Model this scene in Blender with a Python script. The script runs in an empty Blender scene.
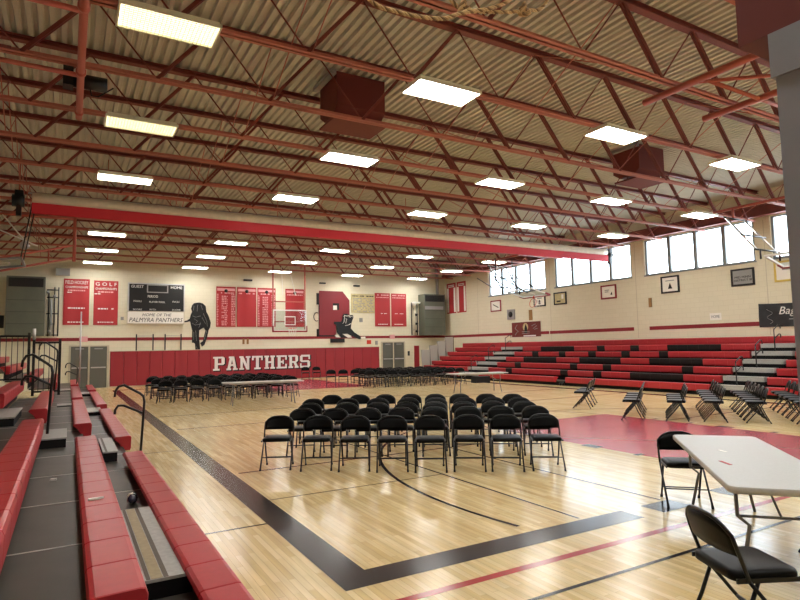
import bpy, bmesh, math, random
from mathutils import Vector, Matrix
random.seed(7)
PI = math.pi
S = bpy.context.scene
COL = S.collection

# ------------------------------------------------------------------ camera
YAW, PITCH, ROLL, FPX = .52226, .08067, -.01777, 577.0
cy, sy = math.cos(YAW), math.sin(YAW)
fw = Vector((sy*math.cos(PITCH), cy*math.cos(PITCH), math.sin(PITCH)))
rt = Vector((cy, -sy, 0)); up = rt.cross(fw)
r2 = rt*math.cos(ROLL) + up*math.sin(ROLL); u2 = r2.cross(fw)
cam_d = bpy.data.cameras.new('camera'); cam = bpy.data.objects.new('camera', cam_d); COL.objects.link(cam)
m = Matrix.Identity(4)
for i in range(3):
    m[i][0] = r2[i]; m[i][1] = u2[i]; m[i][2] = -fw[i]
m[0][3], m[1][3], m[2][3] = 0, 0, 1.8
cam.matrix_world = m
cam_d.sensor_width = 36; cam_d.sensor_fit = 'HORIZONTAL'; cam_d.lens = 36*FPX/800
cam_d.clip_start = .05; cam_d.clip_end = 200
S.camera = cam

# ------------------------------------------------------------------ world, exposure
w = bpy.data.worlds.new('sky'); S.world = w; w.use_nodes = True
bg = w.node_tree.nodes['Background']; bg.inputs[0].default_value = (.86, .94, 1, 1); bg.inputs[1].default_value = 8.5
S.view_settings.view_transform = 'Standard'; S.view_settings.look = 'None'
S.view_settings.gamma = 1; S.view_settings.use_curve_mapping = False
S.view_settings.exposure = 0.35
LAMP = 27.5

# room constants
XL, XR, YB, YF, ZC = -3.8, 22.5, -5.0, 32.9, 7.42
WINS = [(23.15, 28.05), (17.6, 22.45), (12.05, 16.88), (6.6, 11.45), (1.15, 6.0), (-4.3, .55)]
for (a, b) in WINS:      # sky portals in the window openings
    L = bpy.data.lights.new('window_daylight', 'AREA'); L.shape = 'RECTANGLE'; L.size = 1.5; L.size_y = b-a
    L.cycles.is_portal = True
    o = bpy.data.objects.new('window_daylight', L); COL.objects.link(o)
    o.location = (XR+.02, (a+b)/2, 5.58); o.rotation_euler = (0, PI/2, 0)

# ------------------------------------------------------------------ materials
def lin(c):
    return tuple(((v/255)/12.92 if v/255 <= .04045 else ((v/255+.055)/1.055)**2.4) for v in c)
def mat(name, rgb, rough=.5, metal=0, noise=0, nscale=8, spec=.5, coat=0, srgb=True, bump=0):
    mt = bpy.data.materials.new(name); mt.use_nodes = True
    nt = mt.node_tree; b = nt.nodes['Principled BSDF']
    c = lin(rgb) if srgb else rgb
    b.inputs['Base Color'].default_value = (*c, 1)
    b.inputs['Roughness'].default_value = rough; b.inputs['Metallic'].default_value = metal
    b.inputs['Specular IOR Level'].default_value = spec; b.inputs['Coat Weight'].default_value = coat
    if noise or bump:
        g = nt.nodes.new('ShaderNodeNewGeometry')
        n = nt.nodes.new('ShaderNodeTexNoise'); n.inputs['Scale'].default_value = nscale; n.inputs['Detail'].default_value = 4
        nt.links.new(g.outputs['Position'], n.inputs['Vector'])
        if noise:
            r = nt.nodes.new('ShaderNodeMapRange')
            r.inputs['From Min'].default_value = .3; r.inputs['From Max'].default_value = .7
            r.inputs['To Min'].default_value = 1-noise; r.inputs['To Max'].default_value = 1+noise
            h = nt.nodes.new('ShaderNodeHueSaturation'); h.inputs['Color'].default_value = (*c, 1)
            nt.links.new(n.outputs['Fac'], r.inputs['Value']); nt.links.new(r.outputs[0], h.inputs['Value'])
            nt.links.new(h.outputs[0], b.inputs['Base Color'])
        if bump:
            bp = nt.nodes.new('ShaderNodeBump'); bp.inputs['Strength'].default_value = bump; bp.inputs['Distance'].default_value = .01
            nt.links.new(n.outputs['Fac'], bp.inputs['Height']); nt.links.new(bp.outputs[0], b.inputs['Normal'])
    return mt
def emis(name, rgb, strength):
    mt = mat(name, (1, 1, 1), srgb=False); b = mt.node_tree.nodes['Principled BSDF']
    b.inputs['Base Color'].default_value = (.8, .8, .78, 1)
    b.inputs['Emission Color'].default_value = (*rgb, 1); b.inputs['Emission Strength'].default_value = strength
    return mt
def block_wall(name, axis):
    mt = mat(name, (226, 219, 194), .75); nt = mt.node_tree; b = nt.nodes['Principled BSDF']
    g = nt.nodes.new('ShaderNodeNewGeometry'); s = nt.nodes.new('ShaderNodeSeparateXYZ'); c = nt.nodes.new('ShaderNodeCombineXYZ')
    nt.links.new(g.outputs['Position'], s.inputs[0])
    nt.links.new(s.outputs[axis], c.inputs[0]); nt.links.new(s.outputs[2], c.inputs[1])
    t = nt.nodes.new('ShaderNodeTexBrick'); nt.links.new(c.outputs[0], t.inputs['Vector'])
    t.inputs['Scale'].default_value = 1; t.inputs['Brick Width'].default_value = .4; t.inputs['Row Height'].default_value = .2
    t.inputs['Mortar Size'].default_value = .006; t.inputs['Mortar Smooth'].default_value = .3
    a = lin((226, 219, 194)); d = lin((223, 216, 190)); e = lin((213, 205, 179))
    t.inputs['Color1'].default_value = (*a, 1); t.inputs['Color2'].default_value = (*d, 1); t.inputs['Mortar'].default_value = (*e, 1)
    nt.links.new(t.outputs[0], b.inputs['Base Color'])
    bp = nt.nodes.new('ShaderNodeBump'); bp.inputs['Strength'].default_value = .25; bp.inputs['Distance'].default_value = .005; bp.invert = True
    nt.links.new(t.outputs['Fac'], bp.inputs['Height']); nt.links.new(bp.outputs[0], b.inputs['Normal'])
    return mt
def maple():
    mt = mat('maple_floor', (205, 170, 120), .16, coat=.0); nt = mt.node_tree; b = nt.nodes['Principled BSDF']
    g = nt.nodes.new('ShaderNodeNewGeometry'); s = nt.nodes.new('ShaderNodeSeparateXYZ'); c = nt.nodes.new('ShaderNodeCombineXYZ')
    nt.links.new(g.outputs['Position'], s.inputs[0]); nt.links.new(s.outputs[1], c.inputs[0]); nt.links.new(s.outputs[0], c.inputs[1])
    t = nt.nodes.new('ShaderNodeTexBrick'); nt.links.new(c.outputs[0], t.inputs['Vector'])
    t.inputs['Scale'].default_value = 1; t.inputs['Brick Width'].default_value = .75; t.inputs['Row Height'].default_value = .057
    t.inputs['Mortar Size'].default_value = .0012; t.inputs['Mortar Smooth'].default_value = .2; t.offset = .37
    t.inputs['Color1'].default_value = (*lin((234, 212, 160)), 1); t.inputs['Color2'].default_value = (*lin((214, 186, 130)), 1)
    t.inputs['Mortar'].default_value = (*lin((168, 134, 92)), 1)
    n = nt.nodes.new('ShaderNodeTexNoise'); n.inputs['Scale'].default_value = 1.0; n.inputs['Detail'].default_value = 5
    mp = nt.nodes.new('ShaderNodeMapping'); mp.inputs['Scale'].default_value = (1.2, 14, 1)
    nt.links.new(c.outputs[0], mp.inputs['Vector']); nt.links.new(mp.outputs[0], n.inputs['Vector'])
    r = nt.nodes.new('ShaderNodeMapRange'); r.inputs['From Min'].default_value = .3; r.inputs['From Max'].default_value = .7
    r.inputs['To Min'].default_value = .86; r.inputs['To Max'].default_value = 1.1
    h = nt.nodes.new('ShaderNodeHueSaturation'); nt.links.new(t.outputs[0], h.inputs['Color'])
    nt.links.new(n.outputs['Fac'], r.inputs['Value']); nt.links.new(r.outputs[0], h.inputs['Value'])
    nt.links.new(h.outputs[0], b.inputs['Base Color'])
    n2 = nt.nodes.new('ShaderNodeTexNoise'); n2.inputs['Scale'].default_value = .8
    nt.links.new(g.outputs['Position'], n2.inputs['Vector'])
    r3 = nt.nodes.new('ShaderNodeMapRange'); r3.inputs['To Min'].default_value = .13; r3.inputs['To Max'].default_value = .26
    nt.links.new(n2.outputs['Fac'], r3.inputs['Value']); nt.links.new(r3.outputs[0], b.inputs['Roughness'])
    bp = nt.nodes.new('ShaderNodeBump'); bp.inputs['Strength'].default_value = .05; bp.inputs['Distance'].default_value = .02
    n3 = nt.nodes.new('ShaderNodeTexNoise'); n3.inputs['Scale'].default_value = 5
    nt.links.new(g.outputs['Position'], n3.inputs['Vector'])
    nt.links.new(n3.outputs['Fac'], bp.inputs['Height']); nt.links.new(bp.outputs[0], b.inputs['Normal'])
    return mt
def seam_mat(name, rgb, rough):      # dark rubber decking with scuffs
    return mat(name, rgb, rough, noise=.18, nscale=3)
M = dict(
    floor=maple(),
    wallx=block_wall('painted_block_end', 0), wally=block_wall('painted_block_side', 1),
    stripe=mat('stripe_red', (140, 32, 40), .6),
    deck=mat('deck_tan', (200, 196, 180), .6, noise=.05, nscale=2),
    steel=mat('joist_red', (190, 114, 98), .5, noise=.08, nscale=3),
    steeld=mat('joist_dark_red', (124, 56, 48), .55, noise=.1, nscale=3),
    pipe=mat('pipe_red', (186, 96, 82), .45),
    hood=mat('hood_maroon', (112, 44, 38), .6),
    lampframe=mat('lamp_frame', (230, 226, 205), .4),
    lamp=emis('lamp_diffuser', (1, .985, .95), LAMP),
    lampwarm=emis('lamp_diffuser_old', (1, .93, .6), 2.0),
    cream=mat('curtain_cream', (236, 222, 200), .65, noise=.06, nscale=6),
    curtred=mat('curtain_red', (205, 38, 52), .6),
    pad=mat('pad_red', (150, 34, 44), .5),
    emblem=mat('emblem_red', (128, 32, 40), .55),
    white=mat('paint_white', (236, 234, 228), .5),
    black=mat('black_satin', (9, 9, 10), .4),
    shadow=mat('letter_black', (10, 9, 9), .6),
    seatred=mat('bench_red', (178, 42, 50), .36, noise=.05, nscale=20),
    seatblk=mat('bench_black', (12, 11, 12), .45, spec=.35),
    decking=seam_mat('decking_dark', (72, 68, 60), .42),
    seam=mat('seam_strip', (206, 202, 192), .4),
    under=mat('understructure', (12, 12, 13), .7, spec=.3),
    stepgrey=mat('step_grey', (168, 168, 164), .45, noise=.12, nscale=25),
    steptan=mat('step_tan', (160, 146, 112), .5, noise=.12, nscale=25),
    stepdark=mat('step_strip', (92, 84, 74), .6),
    rail=mat('rail_black', (14, 14, 16), .28),
    chairmet=mat('chair_metal', (8, 8, 9), .3, spec=.4),
    chairvin=mat('chair_vinyl', (6, 6, 6), .36, noise=.1, nscale=40, spec=.12),
    foot=mat('rubber_foot', (10, 10, 10), .7),
    table=mat('table_grey', (178, 176, 170), .42, noise=.05, nscale=60),
    tabled=mat('table_edge', (168, 162, 152), .5),
    tleg=mat('table_leg', (120, 120, 120), .35, metal=.6),
    doorg=mat('door_grey', (98, 98, 90), .45),
    doorf=mat('door_frame', (196, 186, 162), .5),
    alu=mat('aluminium', (205, 205, 205), .3, metal=.7),
    unit=mat('unit_green_grey', (98, 102, 88), .5, noise=.08, nscale=2),
    unitd=mat('unit_dark', (28, 28, 28), .6),
    column=mat('column_grey', (150, 152, 160), .6, noise=.04, nscale=10),
    banner=mat('banner_red', (176, 44, 48), .6),
    bannerpk=mat('banner_pink', (232, 168, 168), .6),
    gold=mat('board_gold', (196, 182, 132), .6, noise=.15, nscale=6),
    rope=mat('rope', (196, 164, 118), .85),
    roped=mat('rope_dark', (130, 102, 70), .9),
    blackline=mat('line_black', (22, 20, 20), .2, spec=.4),
    redline=mat('line_red', (168, 48, 50), .18),
    keyred=mat('key_red', (182, 70, 84), .2),
    blueline=mat('line_slate', (60, 66, 88), .2),
    paper=mat('paper', (240, 236, 226), .7),
    greyl=mat('grey_light', (150, 150, 148), .5),
    winframe=mat('window_frame', (128, 134, 136), .5),
    orange=mat('rim_orange', (214, 62, 34), .4),
    panelg=mat('panel_grey', (176, 178, 168), .5),
    wood=mat('wood_brown', (150, 112, 62), .5),
    yellow=mat('yellow', (214, 184, 84), .6),
    sweep=mat('banner_black', (34, 35, 38), .55, noise=.3, nscale=5),
)
def glass(name, tint=(.95, .98, 1), gloss=.08):
    mt = bpy.data.materials.new(name); mt.use_nodes = True; nt = mt.node_tree
    for n in list(nt.nodes): nt.nodes.remove(n)
    o = nt.nodes.new('ShaderNodeOutputMaterial'); t = nt.nodes.new('ShaderNodeBsdfTransparent'); t.inputs[0].default_value = (*tint, 1)
    g = nt.nodes.new('ShaderNodeBsdfGlossy'); g.inputs['Roughness'].default_value = .03
    x = nt.nodes.new('ShaderNodeMixShader'); x.inputs[0].default_value = gloss
    nt.links.new(t.outputs[0], x.inputs[1]); nt.links.new(g.outputs[0], x.inputs[2]); nt.links.new(x.outputs[0], o.inputs[0])
    return mt
M['glass'] = glass('window_glass'); M['bbglass'] = glass('backboard_glass', (.88, .93, .95), .025)

# ------------------------------------------------------------------ mesh helpers
class MB:
    def __init__(s): s.v = []; s.f = []; s.mi = []; s.mats = []; s.sm = []
    def _m(s, k):
        k = k or (s.mats[0] if s.mats else 'black')
        if k not in s.mats: s.mats.append(k)
        return s.mats.index(k)
    def add(s, vs, fs, k=None, smooth=False):
        b = len(s.v); s.v += [tuple(v) for v in vs]; i = s._m(k)
        for f in fs: s.f.append(tuple(b+q for q in f)); s.mi.append(i); s.sm.append(smooth)
        return s
    def box(s, a, b, k=None):
        x0, y0, z0 = (min(a[i], b[i]) for i in range(3)); x1, y1, z1 = (max(a[i], b[i]) for i in range(3))
        return s.add([(x0,y0,z0),(x1,y0,z0),(x1,y1,z0),(x0,y1,z0),(x0,y0,z1),(x1,y0,z1),(x1,y1,z1),(x0,y1,z1)],
              [(0,3,2,1),(4,5,6,7),(0,1,5,4),(1,2,6,5),(2,3,7,6),(3,0,4,7)], k)
    def tube(s, pts, r, k=None, n=8, closed=False, cap=True):
        pts = [Vector(p) for p in pts]; N = len(pts); rings = []
        prev = None
        for i, p in enumerate(pts):
            a = pts[i-1] if (i or closed) else p; c = pts[(i+1) % N] if (i < N-1 or closed) else p
            d = (c-a).normalized() if (c-a).length > 1e-9 else Vector((0, 0, 1))
            if prev is None:
                u = d.orthogonal().normalized()
            else:
                u = (prev - d*prev.dot(d)); u = u.normalized() if u.length > 1e-6 else d.orthogonal().normalized()
            prev = u; vv = d.cross(u)
            rr = r[i] if isinstance(r, (list, tuple)) else r
            rings.append([p + (u*math.cos(2*PI*j/n) + vv*math.sin(2*PI*j/n))*rr for j in range(n)])
        vs = [q for R in rings for q in R]; fs = []
        for i in range(N if closed else N-1):
            for j in range(n):
                a, b = i*n+j, i*n+(j+1) % n; c = ((i+1) % N)*n
                fs.append((a, b, c+(j+1) % n, c+j))
        if cap and not closed:
            fs.append(tuple(reversed(range(n)))); fs.append(tuple((N-1)*n+j for j in range(n)))
        return s.add(vs, fs, k, True)
    def bar(s, a, b, w, h, k=None):      # rectangular bar from a to b
        a, b = Vector(a), Vector(b); d = (b-a).normalized()
        sd = d.cross(Vector((0, 0, 1))); sd = sd.normalized() if sd.length > 1e-4 else Vector((1, 0, 0))
        u = sd.cross(d)
        vs = [p + sd*(w/2*i) + u*(h/2*j) for p in (a, b) for i, j in ((-1,-1),(1,-1),(1,1),(-1,1))]
        return s.add(vs, [(0,1,2,3),(7,6,5,4),(0,4,5,1),(1,5,6,2),(2,6,7,3),(3,7,4,0)], k)
    def prism(s, poly, fn, t0, t1, k=None):   # poly of 2D points, fn(u,v,t)->xyz
        n = len(poly); vs = [fn(u, v, t0) for u, v in poly] + [fn(u, v, t1) for u, v in poly]
        fs = [tuple(range(n)), tuple(reversed(range(n, 2*n)))] + [(i, i+n, (i+1) % n+n, (i+1) % n) for i in range(n)]
        return s.add(vs, fs, k)
    def mesh(s, name):
        me = bpy.data.meshes.new(name); me.from_pydata(s.v, [], s.f)
        for k in s.mats: me.materials.append(M[k])
        for p, i, q in zip(me.polygons, s.mi, s.sm): p.material_index = i; p.use_smooth = q
        bm = bmesh.new(); bm.from_mesh(me)
        big = [f for f in bm.faces if len(f.verts) > 4]
        if big: bmesh.ops.triangulate(bm, faces=big)
        bmesh.ops.recalc_face_normals(bm, faces=bm.faces); bm.to_mesh(me); bm.free()
        me.update(); return me
    def build(s, name, parent=None, loc=None):
        o = bpy.data.objects.new(name, s.mesh(name)); COL.objects.link(o)
        if parent: o.parent = parent
        if loc: o.location = loc
        return o
def mb(k):
    b = MB(); b._m(k); return b
def tag(o, label, cat, group=None, kind=None):
    if label: o['label'] = label
    if cat: o['category'] = cat
    if group: o['group'] = group
    if kind: o['kind'] = kind
    return o
def thing(name, label, cat, loc=(0, 0, 0), rz=0, group=None):
    o = bpy.data.objects.new(name, None); o.empty_display_size = .2; COL.objects.link(o)
    o.location = loc; o.rotation_euler = (0, 0, rz); return tag(o, label, cat, group)
def struct(o): o['kind'] = 'structure'; return o
def dup(root, loc, rz, label, group=None):
    r = root.copy(); COL.objects.link(r); r.location = loc; r.rotation_euler = (0, 0, rz); r['label'] = label
    if group: r['group'] = group
    for ch in list(root.children):
        c = ch.copy(); COL.objects.link(c); c.parent = r
        for g in list(ch.children):
            d = g.copy(); COL.objects.link(d); d.parent = c
    return r
ORD = ['first','second','third','fourth','fifth','sixth','seventh','eighth','ninth','tenth','eleventh','twelfth','thirteenth','fourteenth','fifteenth','sixteenth','seventeenth']
FARW = lambda u, v, t: (u, t, v)           # face on the end wall: u = X, v = Z
SIDEW = lambda u, v, t: (t, u, v)          # face on the side wall: u = Y, v = Z
def text(s, x0, x1, z0, z1, plane, depth, k, parent, name='lettering', shear=0, thick=.004):
    cu = bpy.data.curves.new('t', 'FONT'); cu.body = s; cu.extrude = thick; cu.shear = shear; cu.resolution_u = 2
    tmp = bpy.data.objects.new('t', cu); COL.objects.link(tmp)
    dg = bpy.context.evaluated_depsgraph_get()
    me = bpy.data.meshes.new_from_object(tmp.evaluated_get(dg)); bpy.data.objects.remove(tmp); bpy.data.curves.remove(cu)
    me.name = name
    xs = [v.co.x for v in me.vertices]; ys = [v.co.y for v in me.vertices]
    ax, bx, ay, by = min(xs), max(xs), min(ys), max(ys)
    for v in me.vertices:
        u = x0+(v.co.x-ax)/(bx-ax)*(x1-x0); q = z0+(v.co.y-ay)/(by-ay)*(z1-z0); t = v.co.z
        v.co = (u, depth-t-thick, q) if plane == 'F' else (depth-t-thick, u, q)
    me.materials.clear(); me.materials.append(M[k])
    o = bpy.data.objects.new(name, me); COL.objects.link(o); o.parent = parent; return o

# ------------------------------------------------------------------ shell
fl = struct(mb('floor').box((XL, YB, -.1), (XR, YF, 0)).build('floor'))
struct(mb('wallx').box((XL-.2, YF, 0), (XR+.2, YF+.2, ZC+.1)).build('wall_far'))
struct(mb('wallx').box((XL-.2, YB-.2, 0), (XR+.2, YB, ZC+.1)).build('wall_near'))
struct(mb('wally').box((XL-.2, YB, 0), (XL, YF, ZC+.1)).build('wall_left'))
ZW0, ZW1 = 4.8, 6.38
b = mb('wally').box((XR, YB, 0), (XR+.25, YF, ZW0)).box((XR, YB, ZW1), (XR+.25, YF, ZC+.1))
ys = [YB] + [q for a_, b_ in reversed(WINS) for q in (a_, b_)] + [YF]
for i in range(0, len(ys), 2): b.box((XR, ys[i], ZW0), (XR+.25, ys[i+1], ZW1))
wr = struct(b.build('wall_right'))
# shallow vertical control joints
for i, yy in enumerate((29.2, 22.85, 17.4, 11.7)):
    struct(mb('doorf').box((XR-.004, yy-.012, 2.0), (XR, yy+.012, 6.3)).build('trim_%d' % (10+i)))
# corrugated deck
b = mb('deck'); pitch, h = .17, .062; n = int((XR-XL)/pitch)+1; prof = []
for i in range(n):
    x = XL+i*pitch
    prof += [(x, 0), (x+.07, 0), (x+.09, h), (x+.15, h)]
prof.append((XL+n*pitch, 0)); prof = [(min(x, XR+.1), z) for x, z in prof]
vs = [(x, YB, ZC+z) for x, z in prof]+[(x, YF, ZC+z) for x, z in prof]; N = len(prof)
b.add(vs, [(i, i+1, N+i+1, N+i) for i in range(N-1)])
b.box((XL, YB, ZC+.1), (XR, YF, ZC+.16))
struct(b.build('ceiling'))
# windows
for i, (a_, b_) in enumerate(WINS):
    f = mb('winframe'); x0, x1 = XR+.05, XR+.15
    f.box((x0, a_, ZW0), (x1, b_, ZW0+.05)).box((x0, a_, ZW1-.05), (x1, b_, ZW1)).box((x0, a_, ZW0), (x1, a_+.09, ZW1)).box((x0, b_-.09, ZW0), (x1, b_, ZW1))
    for k in (1, 2, 3):
        y = a_+(b_-a_)*k/4; f.box((x0-.03, y-.075, ZW0), (x1, y+.075, ZW1))
    o = struct(f.build('window_%d' % (i+1)))
    mb('glass').box((XR+.09, a_+.05, ZW0+.04), (XR+.1, b_-.05, ZW1-.04)).build('pane', o)
    mb('winframe').box((XR-.05, a_-.03, ZW0-.05), (XR+.05, b_+.03, ZW0)).build('window_sill', o)
# stripes
def stripe(n, *a):
    struct(mb('stripe').box(*a).build('trim_%d' % n))
stripe(1, (XL, YF-.012, 2.36), (XR-.01, YF, 2.52))
stripe(2, (XR-.012, 23.02, 2.34), (XR, YF, 2.5)); stripe(3, (XR-.012, 17.62, 2.34), (XR, 22.95, 2.5))
stripe(4, (XR-.012, 11.85, 2.34), (XR, 16.8, 2.5)); stripe(5, (XR-.012, 1.0, 2.34), (XR, 11.5, 2.5))

# floor paint: thin films on the boards, children of the floor
def paint(name, k, *rects, z=.0015):
    q = mb(k)
    for (x0, y0, x1, y1) in rects: q.add([(x0,y0,z),(x1,y0,z),(x1,y1,z),(x0,y1,z)], [(0,1,2,3)])
    return q.build(name, fl)
paint('sideline', 'blackline', (1.83, 4.06, 2.13, 30.2))
paint('baseline', 'blackline', (2.13, 4.06, 5.2, 4.36), (5.52, 4.06, 6.0, 4.36), (6.75, 4.06, 17.4, 4.36))
paint('sideline', 'blackline', (17.4, 4.06, 17.7, 30.2))
paint('baseline', 'blackline', (2.13, 30.0, 17.4, 30.3))
paint('court_key', 'keyred', (8.0, 4.4, 11.9, 10.3)); paint('court_key', 'keyred', (7.6, 24.2, 12.3, 32.2))  # far key runs past its baseline, painting in the red pads' reflection
for xx in (7.92, 11.9):
    for yy in (6.25, 7.1, 8.0, 8.9): paint('lane_mark', 'blueline', (xx, yy, xx+.2, yy+.1 if yy != 7.1 else yy+.35), z=.003)
paint('floor_line', 'redline', (-.5, 3.66, 16, 3.74)); paint('floor_line', 'blackline', (2.4, 3.2, 18, 3.24), z=.003)
paint('floor_line', 'blueline', (4.6, 4.4, 4.63, 12), (5.9, 4.4, 5.93, 12), z=.003)
paint('floor_line', 'redline', (2.2, 8.6, 17.3, 8.65), (2.2, 14.1, 17.3, 14.16), z=.003)
paint('floor_line', 'blackline', (2.2, 17.1, 17.4, 17.16), z=.003)
paint('floor_line', 'blackline', (1.2, 6.0, 1.83, 6.03), (1.2, 11.2, 1.83, 11.23), (2.13, 6.9, 4.6, 6.92), z=.003)
def arc(name, k, cx, cyy, r, a0, a1, wd, z=.004):
    q = mb(k); n = 64; vs = []
    for i in range(n+1):
        t = a0+(a1-a0)*i/n
        for rr in (r-wd/2, r+wd/2): vs.append((cx+rr*math.cos(t), cyy+rr*math.sin(t), z))
    q.add(vs, [(2*i, 2*i+1, 2*i+3, 2*i+2) for i in range(n)]); return q.build(name, fl)
arc('three_point_line', 'blackline', 9.9, 5.75, 6.1, -.2, PI+.2, .05)
arc('center_circle', 'blackline', 9.9, 17.1, 1.83, 0, 2*PI, .05)
arc('free_throw_arc', 'blackline', 9.9, 10.3, 1.83, 0, PI, .05)
arc('three_point_line', 'blackline', 9.9, 28.6, 6.1, PI-.2, 2*PI+.2, .05)

# ------------------------------------------------------------------ roof steel
JY = [7.93+1.96*k for k in range(-4, 13)]
ZB, ZT = 6.22, 7.42
def joist_meshes():
    bc = mb('steel'); tc = mb('steeld')
    for s_ in (-1, 1):
        bc.box((XL, s_*.012, ZB), (XR-.3, s_*.075, ZB+.012)).box((XL, s_*.012, ZB), (XR-.3, s_*.024, ZB+.075))
        tc.box((XL, s_*.012, ZT-.012), (XR, s_*.085, ZT)).box((XL, s_*.012, ZT-.085), (XR, s_*.024, ZT))
    tc.box((XL, -.07, ZT-.09), (XR, .07, ZT-.075))
    bars = []
    x = 4.9-1.87*4
    while x < XR-.6:
        for (a, c) in (((x, ZB+.03), (x+.935, ZT-.05)), ((x+.935, ZT-.05), (x+1.87, ZB+.03))):
            if c[0] > XR-.05 or a[0] < XL: continue
            up_ = c[1] > a[1]; thick = up_ if x < 6.5 else (not up_)
            q = mb('steeld')
            if thick:
                for s_ in (-1, 1): q.bar((a[0], s_*.028, a[1]), (c[0], s_*.028, c[1]), .03, .055)
            else: q.tube([(a[0], 0, a[1]), (c[0], 0, c[1])], .014, n=6)
            bars.append(q.mesh('web_bar'))
        q = mb('steeld').tube([(x+.45, 0, ZB+.05), (x+.47, 0, (ZB+ZT)/2)], .010, n=5)
        x += 1.87
    return bc.mesh('bottom_chord'), tc.mesh('top_chord'), bars
jb, jt, jw = joist_meshes()
for i, y in enumerate(JY):
    if i < 1: continue
    t = thing('roof_joist', 'red open-web steel roof joist spanning the hall, %s counted from the far wall' % ORD[16-i], 'roof joist', (0, y, 0), 0, 'open-web roof joists')
    for me in [jb, jt]+jw:
        o = bpy.data.objects.new(me.name.split('.')[0], me); COL.objects.link(o); o.parent = t
for i, x in enumerate((-1.2, 3.1, 7.6, 12.3, 16.9, 21.2)):
    t = thing('joist_bridging', 'thin red cross rods bracing the roof joists, %s line from the left wall' % ORD[i], 'bracing', (x, 0, 0), 0, 'lines of joist bridging')
    for j in range(3, len(JY)-1):
        y0, y1 = JY[j]+.03, JY[j+1]-.03
        mb('steel').tube([(0, y0, ZT-.1), (.0, y1, ZB+.06)], .011, n=5).build('bridging_rod', t)
        mb('steel').tube([(.04, y0, ZB+.06), (.04, y1, ZT-.1)], .011, n=5).build('bridging_rod', t)
t = mb('steeld').box((XR-.3, YB, 6.42), (XR-.06, YF, 6.46)).box((XR-.3, YB, 6.8), (XR-.06, YF, 6.84)).box((XR-.2, YB, 6.46), (XR-.17, YF, 6.8)).build('edge_beam')
tag(t, 'dark red steel beam running over the windows of the right wall', 'beam')
t = mb('steeld').box((XL+.06, YB, 6.42), (XL+.3, YF, 6.46)).box((XL+.06, YB, 6.8), (XL+.3, YF, 6.84)).box((XL+.17, YB, 6.46), (XL+.2, YF, 6.8)).build('edge_beam')
tag(t, 'dark red steel beam running along the top of the left wall', 'beam')

# ceiling lights
LX = [1.15, 5.65, 10.2, 14.65, 19.2]; LYI = [2, 4, 6, 8, 12-1, 14-1+0, 15]
rows = [JY[4], JY[6], JY[8], JY[12], JY[14], JY[16]]
def light_meshes():
    f = mb('lampframe'); L_, W_ = .63, .31
    f.box((-L_+.03, -W_+.03, .02), (L_-.03, W_-.03, .07))
    for s_ in (-1, 1):
        f.box((-L_, s_*W_, -.02), (L_, s_*(W_-.025), .03)); f.box((s_*L_, -W_, -.02), (s_*(L_-.025), W_, .03))
    d = mb('lamp').box((-L_+.03, -W_+.03, -.006), (L_-.03, W_-.03, .02))
    d2 = mb('lampwarm').box((-L_+.03, -W_+.03, -.006), (L_-.03, W_-.03, .02))
    g = mb('lampframe')
    for k in range(-11, 12): g.box((k*.05-.003, -W_+.03, -.02), (k*.05+.003, W_-.03, -.008))
    for k in range(-5, 6): g.box((-L_+.03, k*.05-.003, -.02), (L_-.03, k*.05+.003, -.008))
    return f.mesh('lamp_housing'), d.mesh('diffuser'), d2.mesh('diffuser'), g.mesh('louver')
lf, ld, ld2, lg = light_meshes()
RN = ['nearest', 'second', 'third', 'fourth', 'fifth', 'farthest']
for r, y in enumerate([JY[2], JY[0]]+rows):  # first two rows are unseen, added to light the near end
    for c, x in enumerate(LX):
        if r < 2 and c == 9: continue
        lab = ('rectangular fluorescent ceiling light, %s from the left in the %s row' % (ORD[c], RN[r-2])) if r >= 2 else 'rectangular fluorescent ceiling light unseen, added to light the near court, %s from left' % ORD[c]
        if r == 1: lab = 'rectangular fluorescent ceiling light unseen behind the viewer, added to light the near end, %s from left' % ORD[c]
        if r == 0 and c == 2: continue
        x = x*[.98, .98, .967, .98, .997, 1.006, 1.008, 1.01][r] - (.04 if r == 2 and c == 0 else 0)
        t = thing('ceiling_light', lab, 'ceiling light', (x, y, 6.14), 0, 'rectangular ceiling lights')
        warm = (c == 0 and r in (2, 3))
        for me in [lf, ld2 if warm else ld]+([lg] if c == 0 and r in (2, 3, 4) else []):
            o = bpy.data.objects.new(me.name.split('.')[0], me); COL.objects.link(o); o.parent = t

# exhaust hoods
def hood(x, lab):   # hung in the bay between two joists
    t = thing('exhaust_hood', lab, 'exhaust hood', (x, 10.85, 0), 0, 'maroon roof exhaust hoods')
    prof = [(-.45, 7.41), (-.45, 6.72), (-.22, 6.56), (.22, 6.56), (.45, 6.72), (.45, 7.41)]
    mb('hood').prism(prof, lambda u, v, k: (k, u, v), -.55, .55).build('hood_body', t)
    mb('hood').box((-.6, -.38, 6.44), (.6, .38, 6.48)).build('baffle_plate', t)
    mb('greyl').box((-.7, -.5, 7.32), (-.58, .5, 7.41)).build('duct_flashing', t)
    for sx in (-.5, .5): mb('hood').tube([(sx, 0, 6.48), (sx, 0, 6.58)], .012).build('hanger_rod', t)
hood(5.15, 'maroon sheet-metal exhaust hood hanging from the roof deck, nearer one on the left')
hood(14.4, 'maroon sheet-metal exhaust hood hanging from the roof deck, the one to the right')

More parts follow.
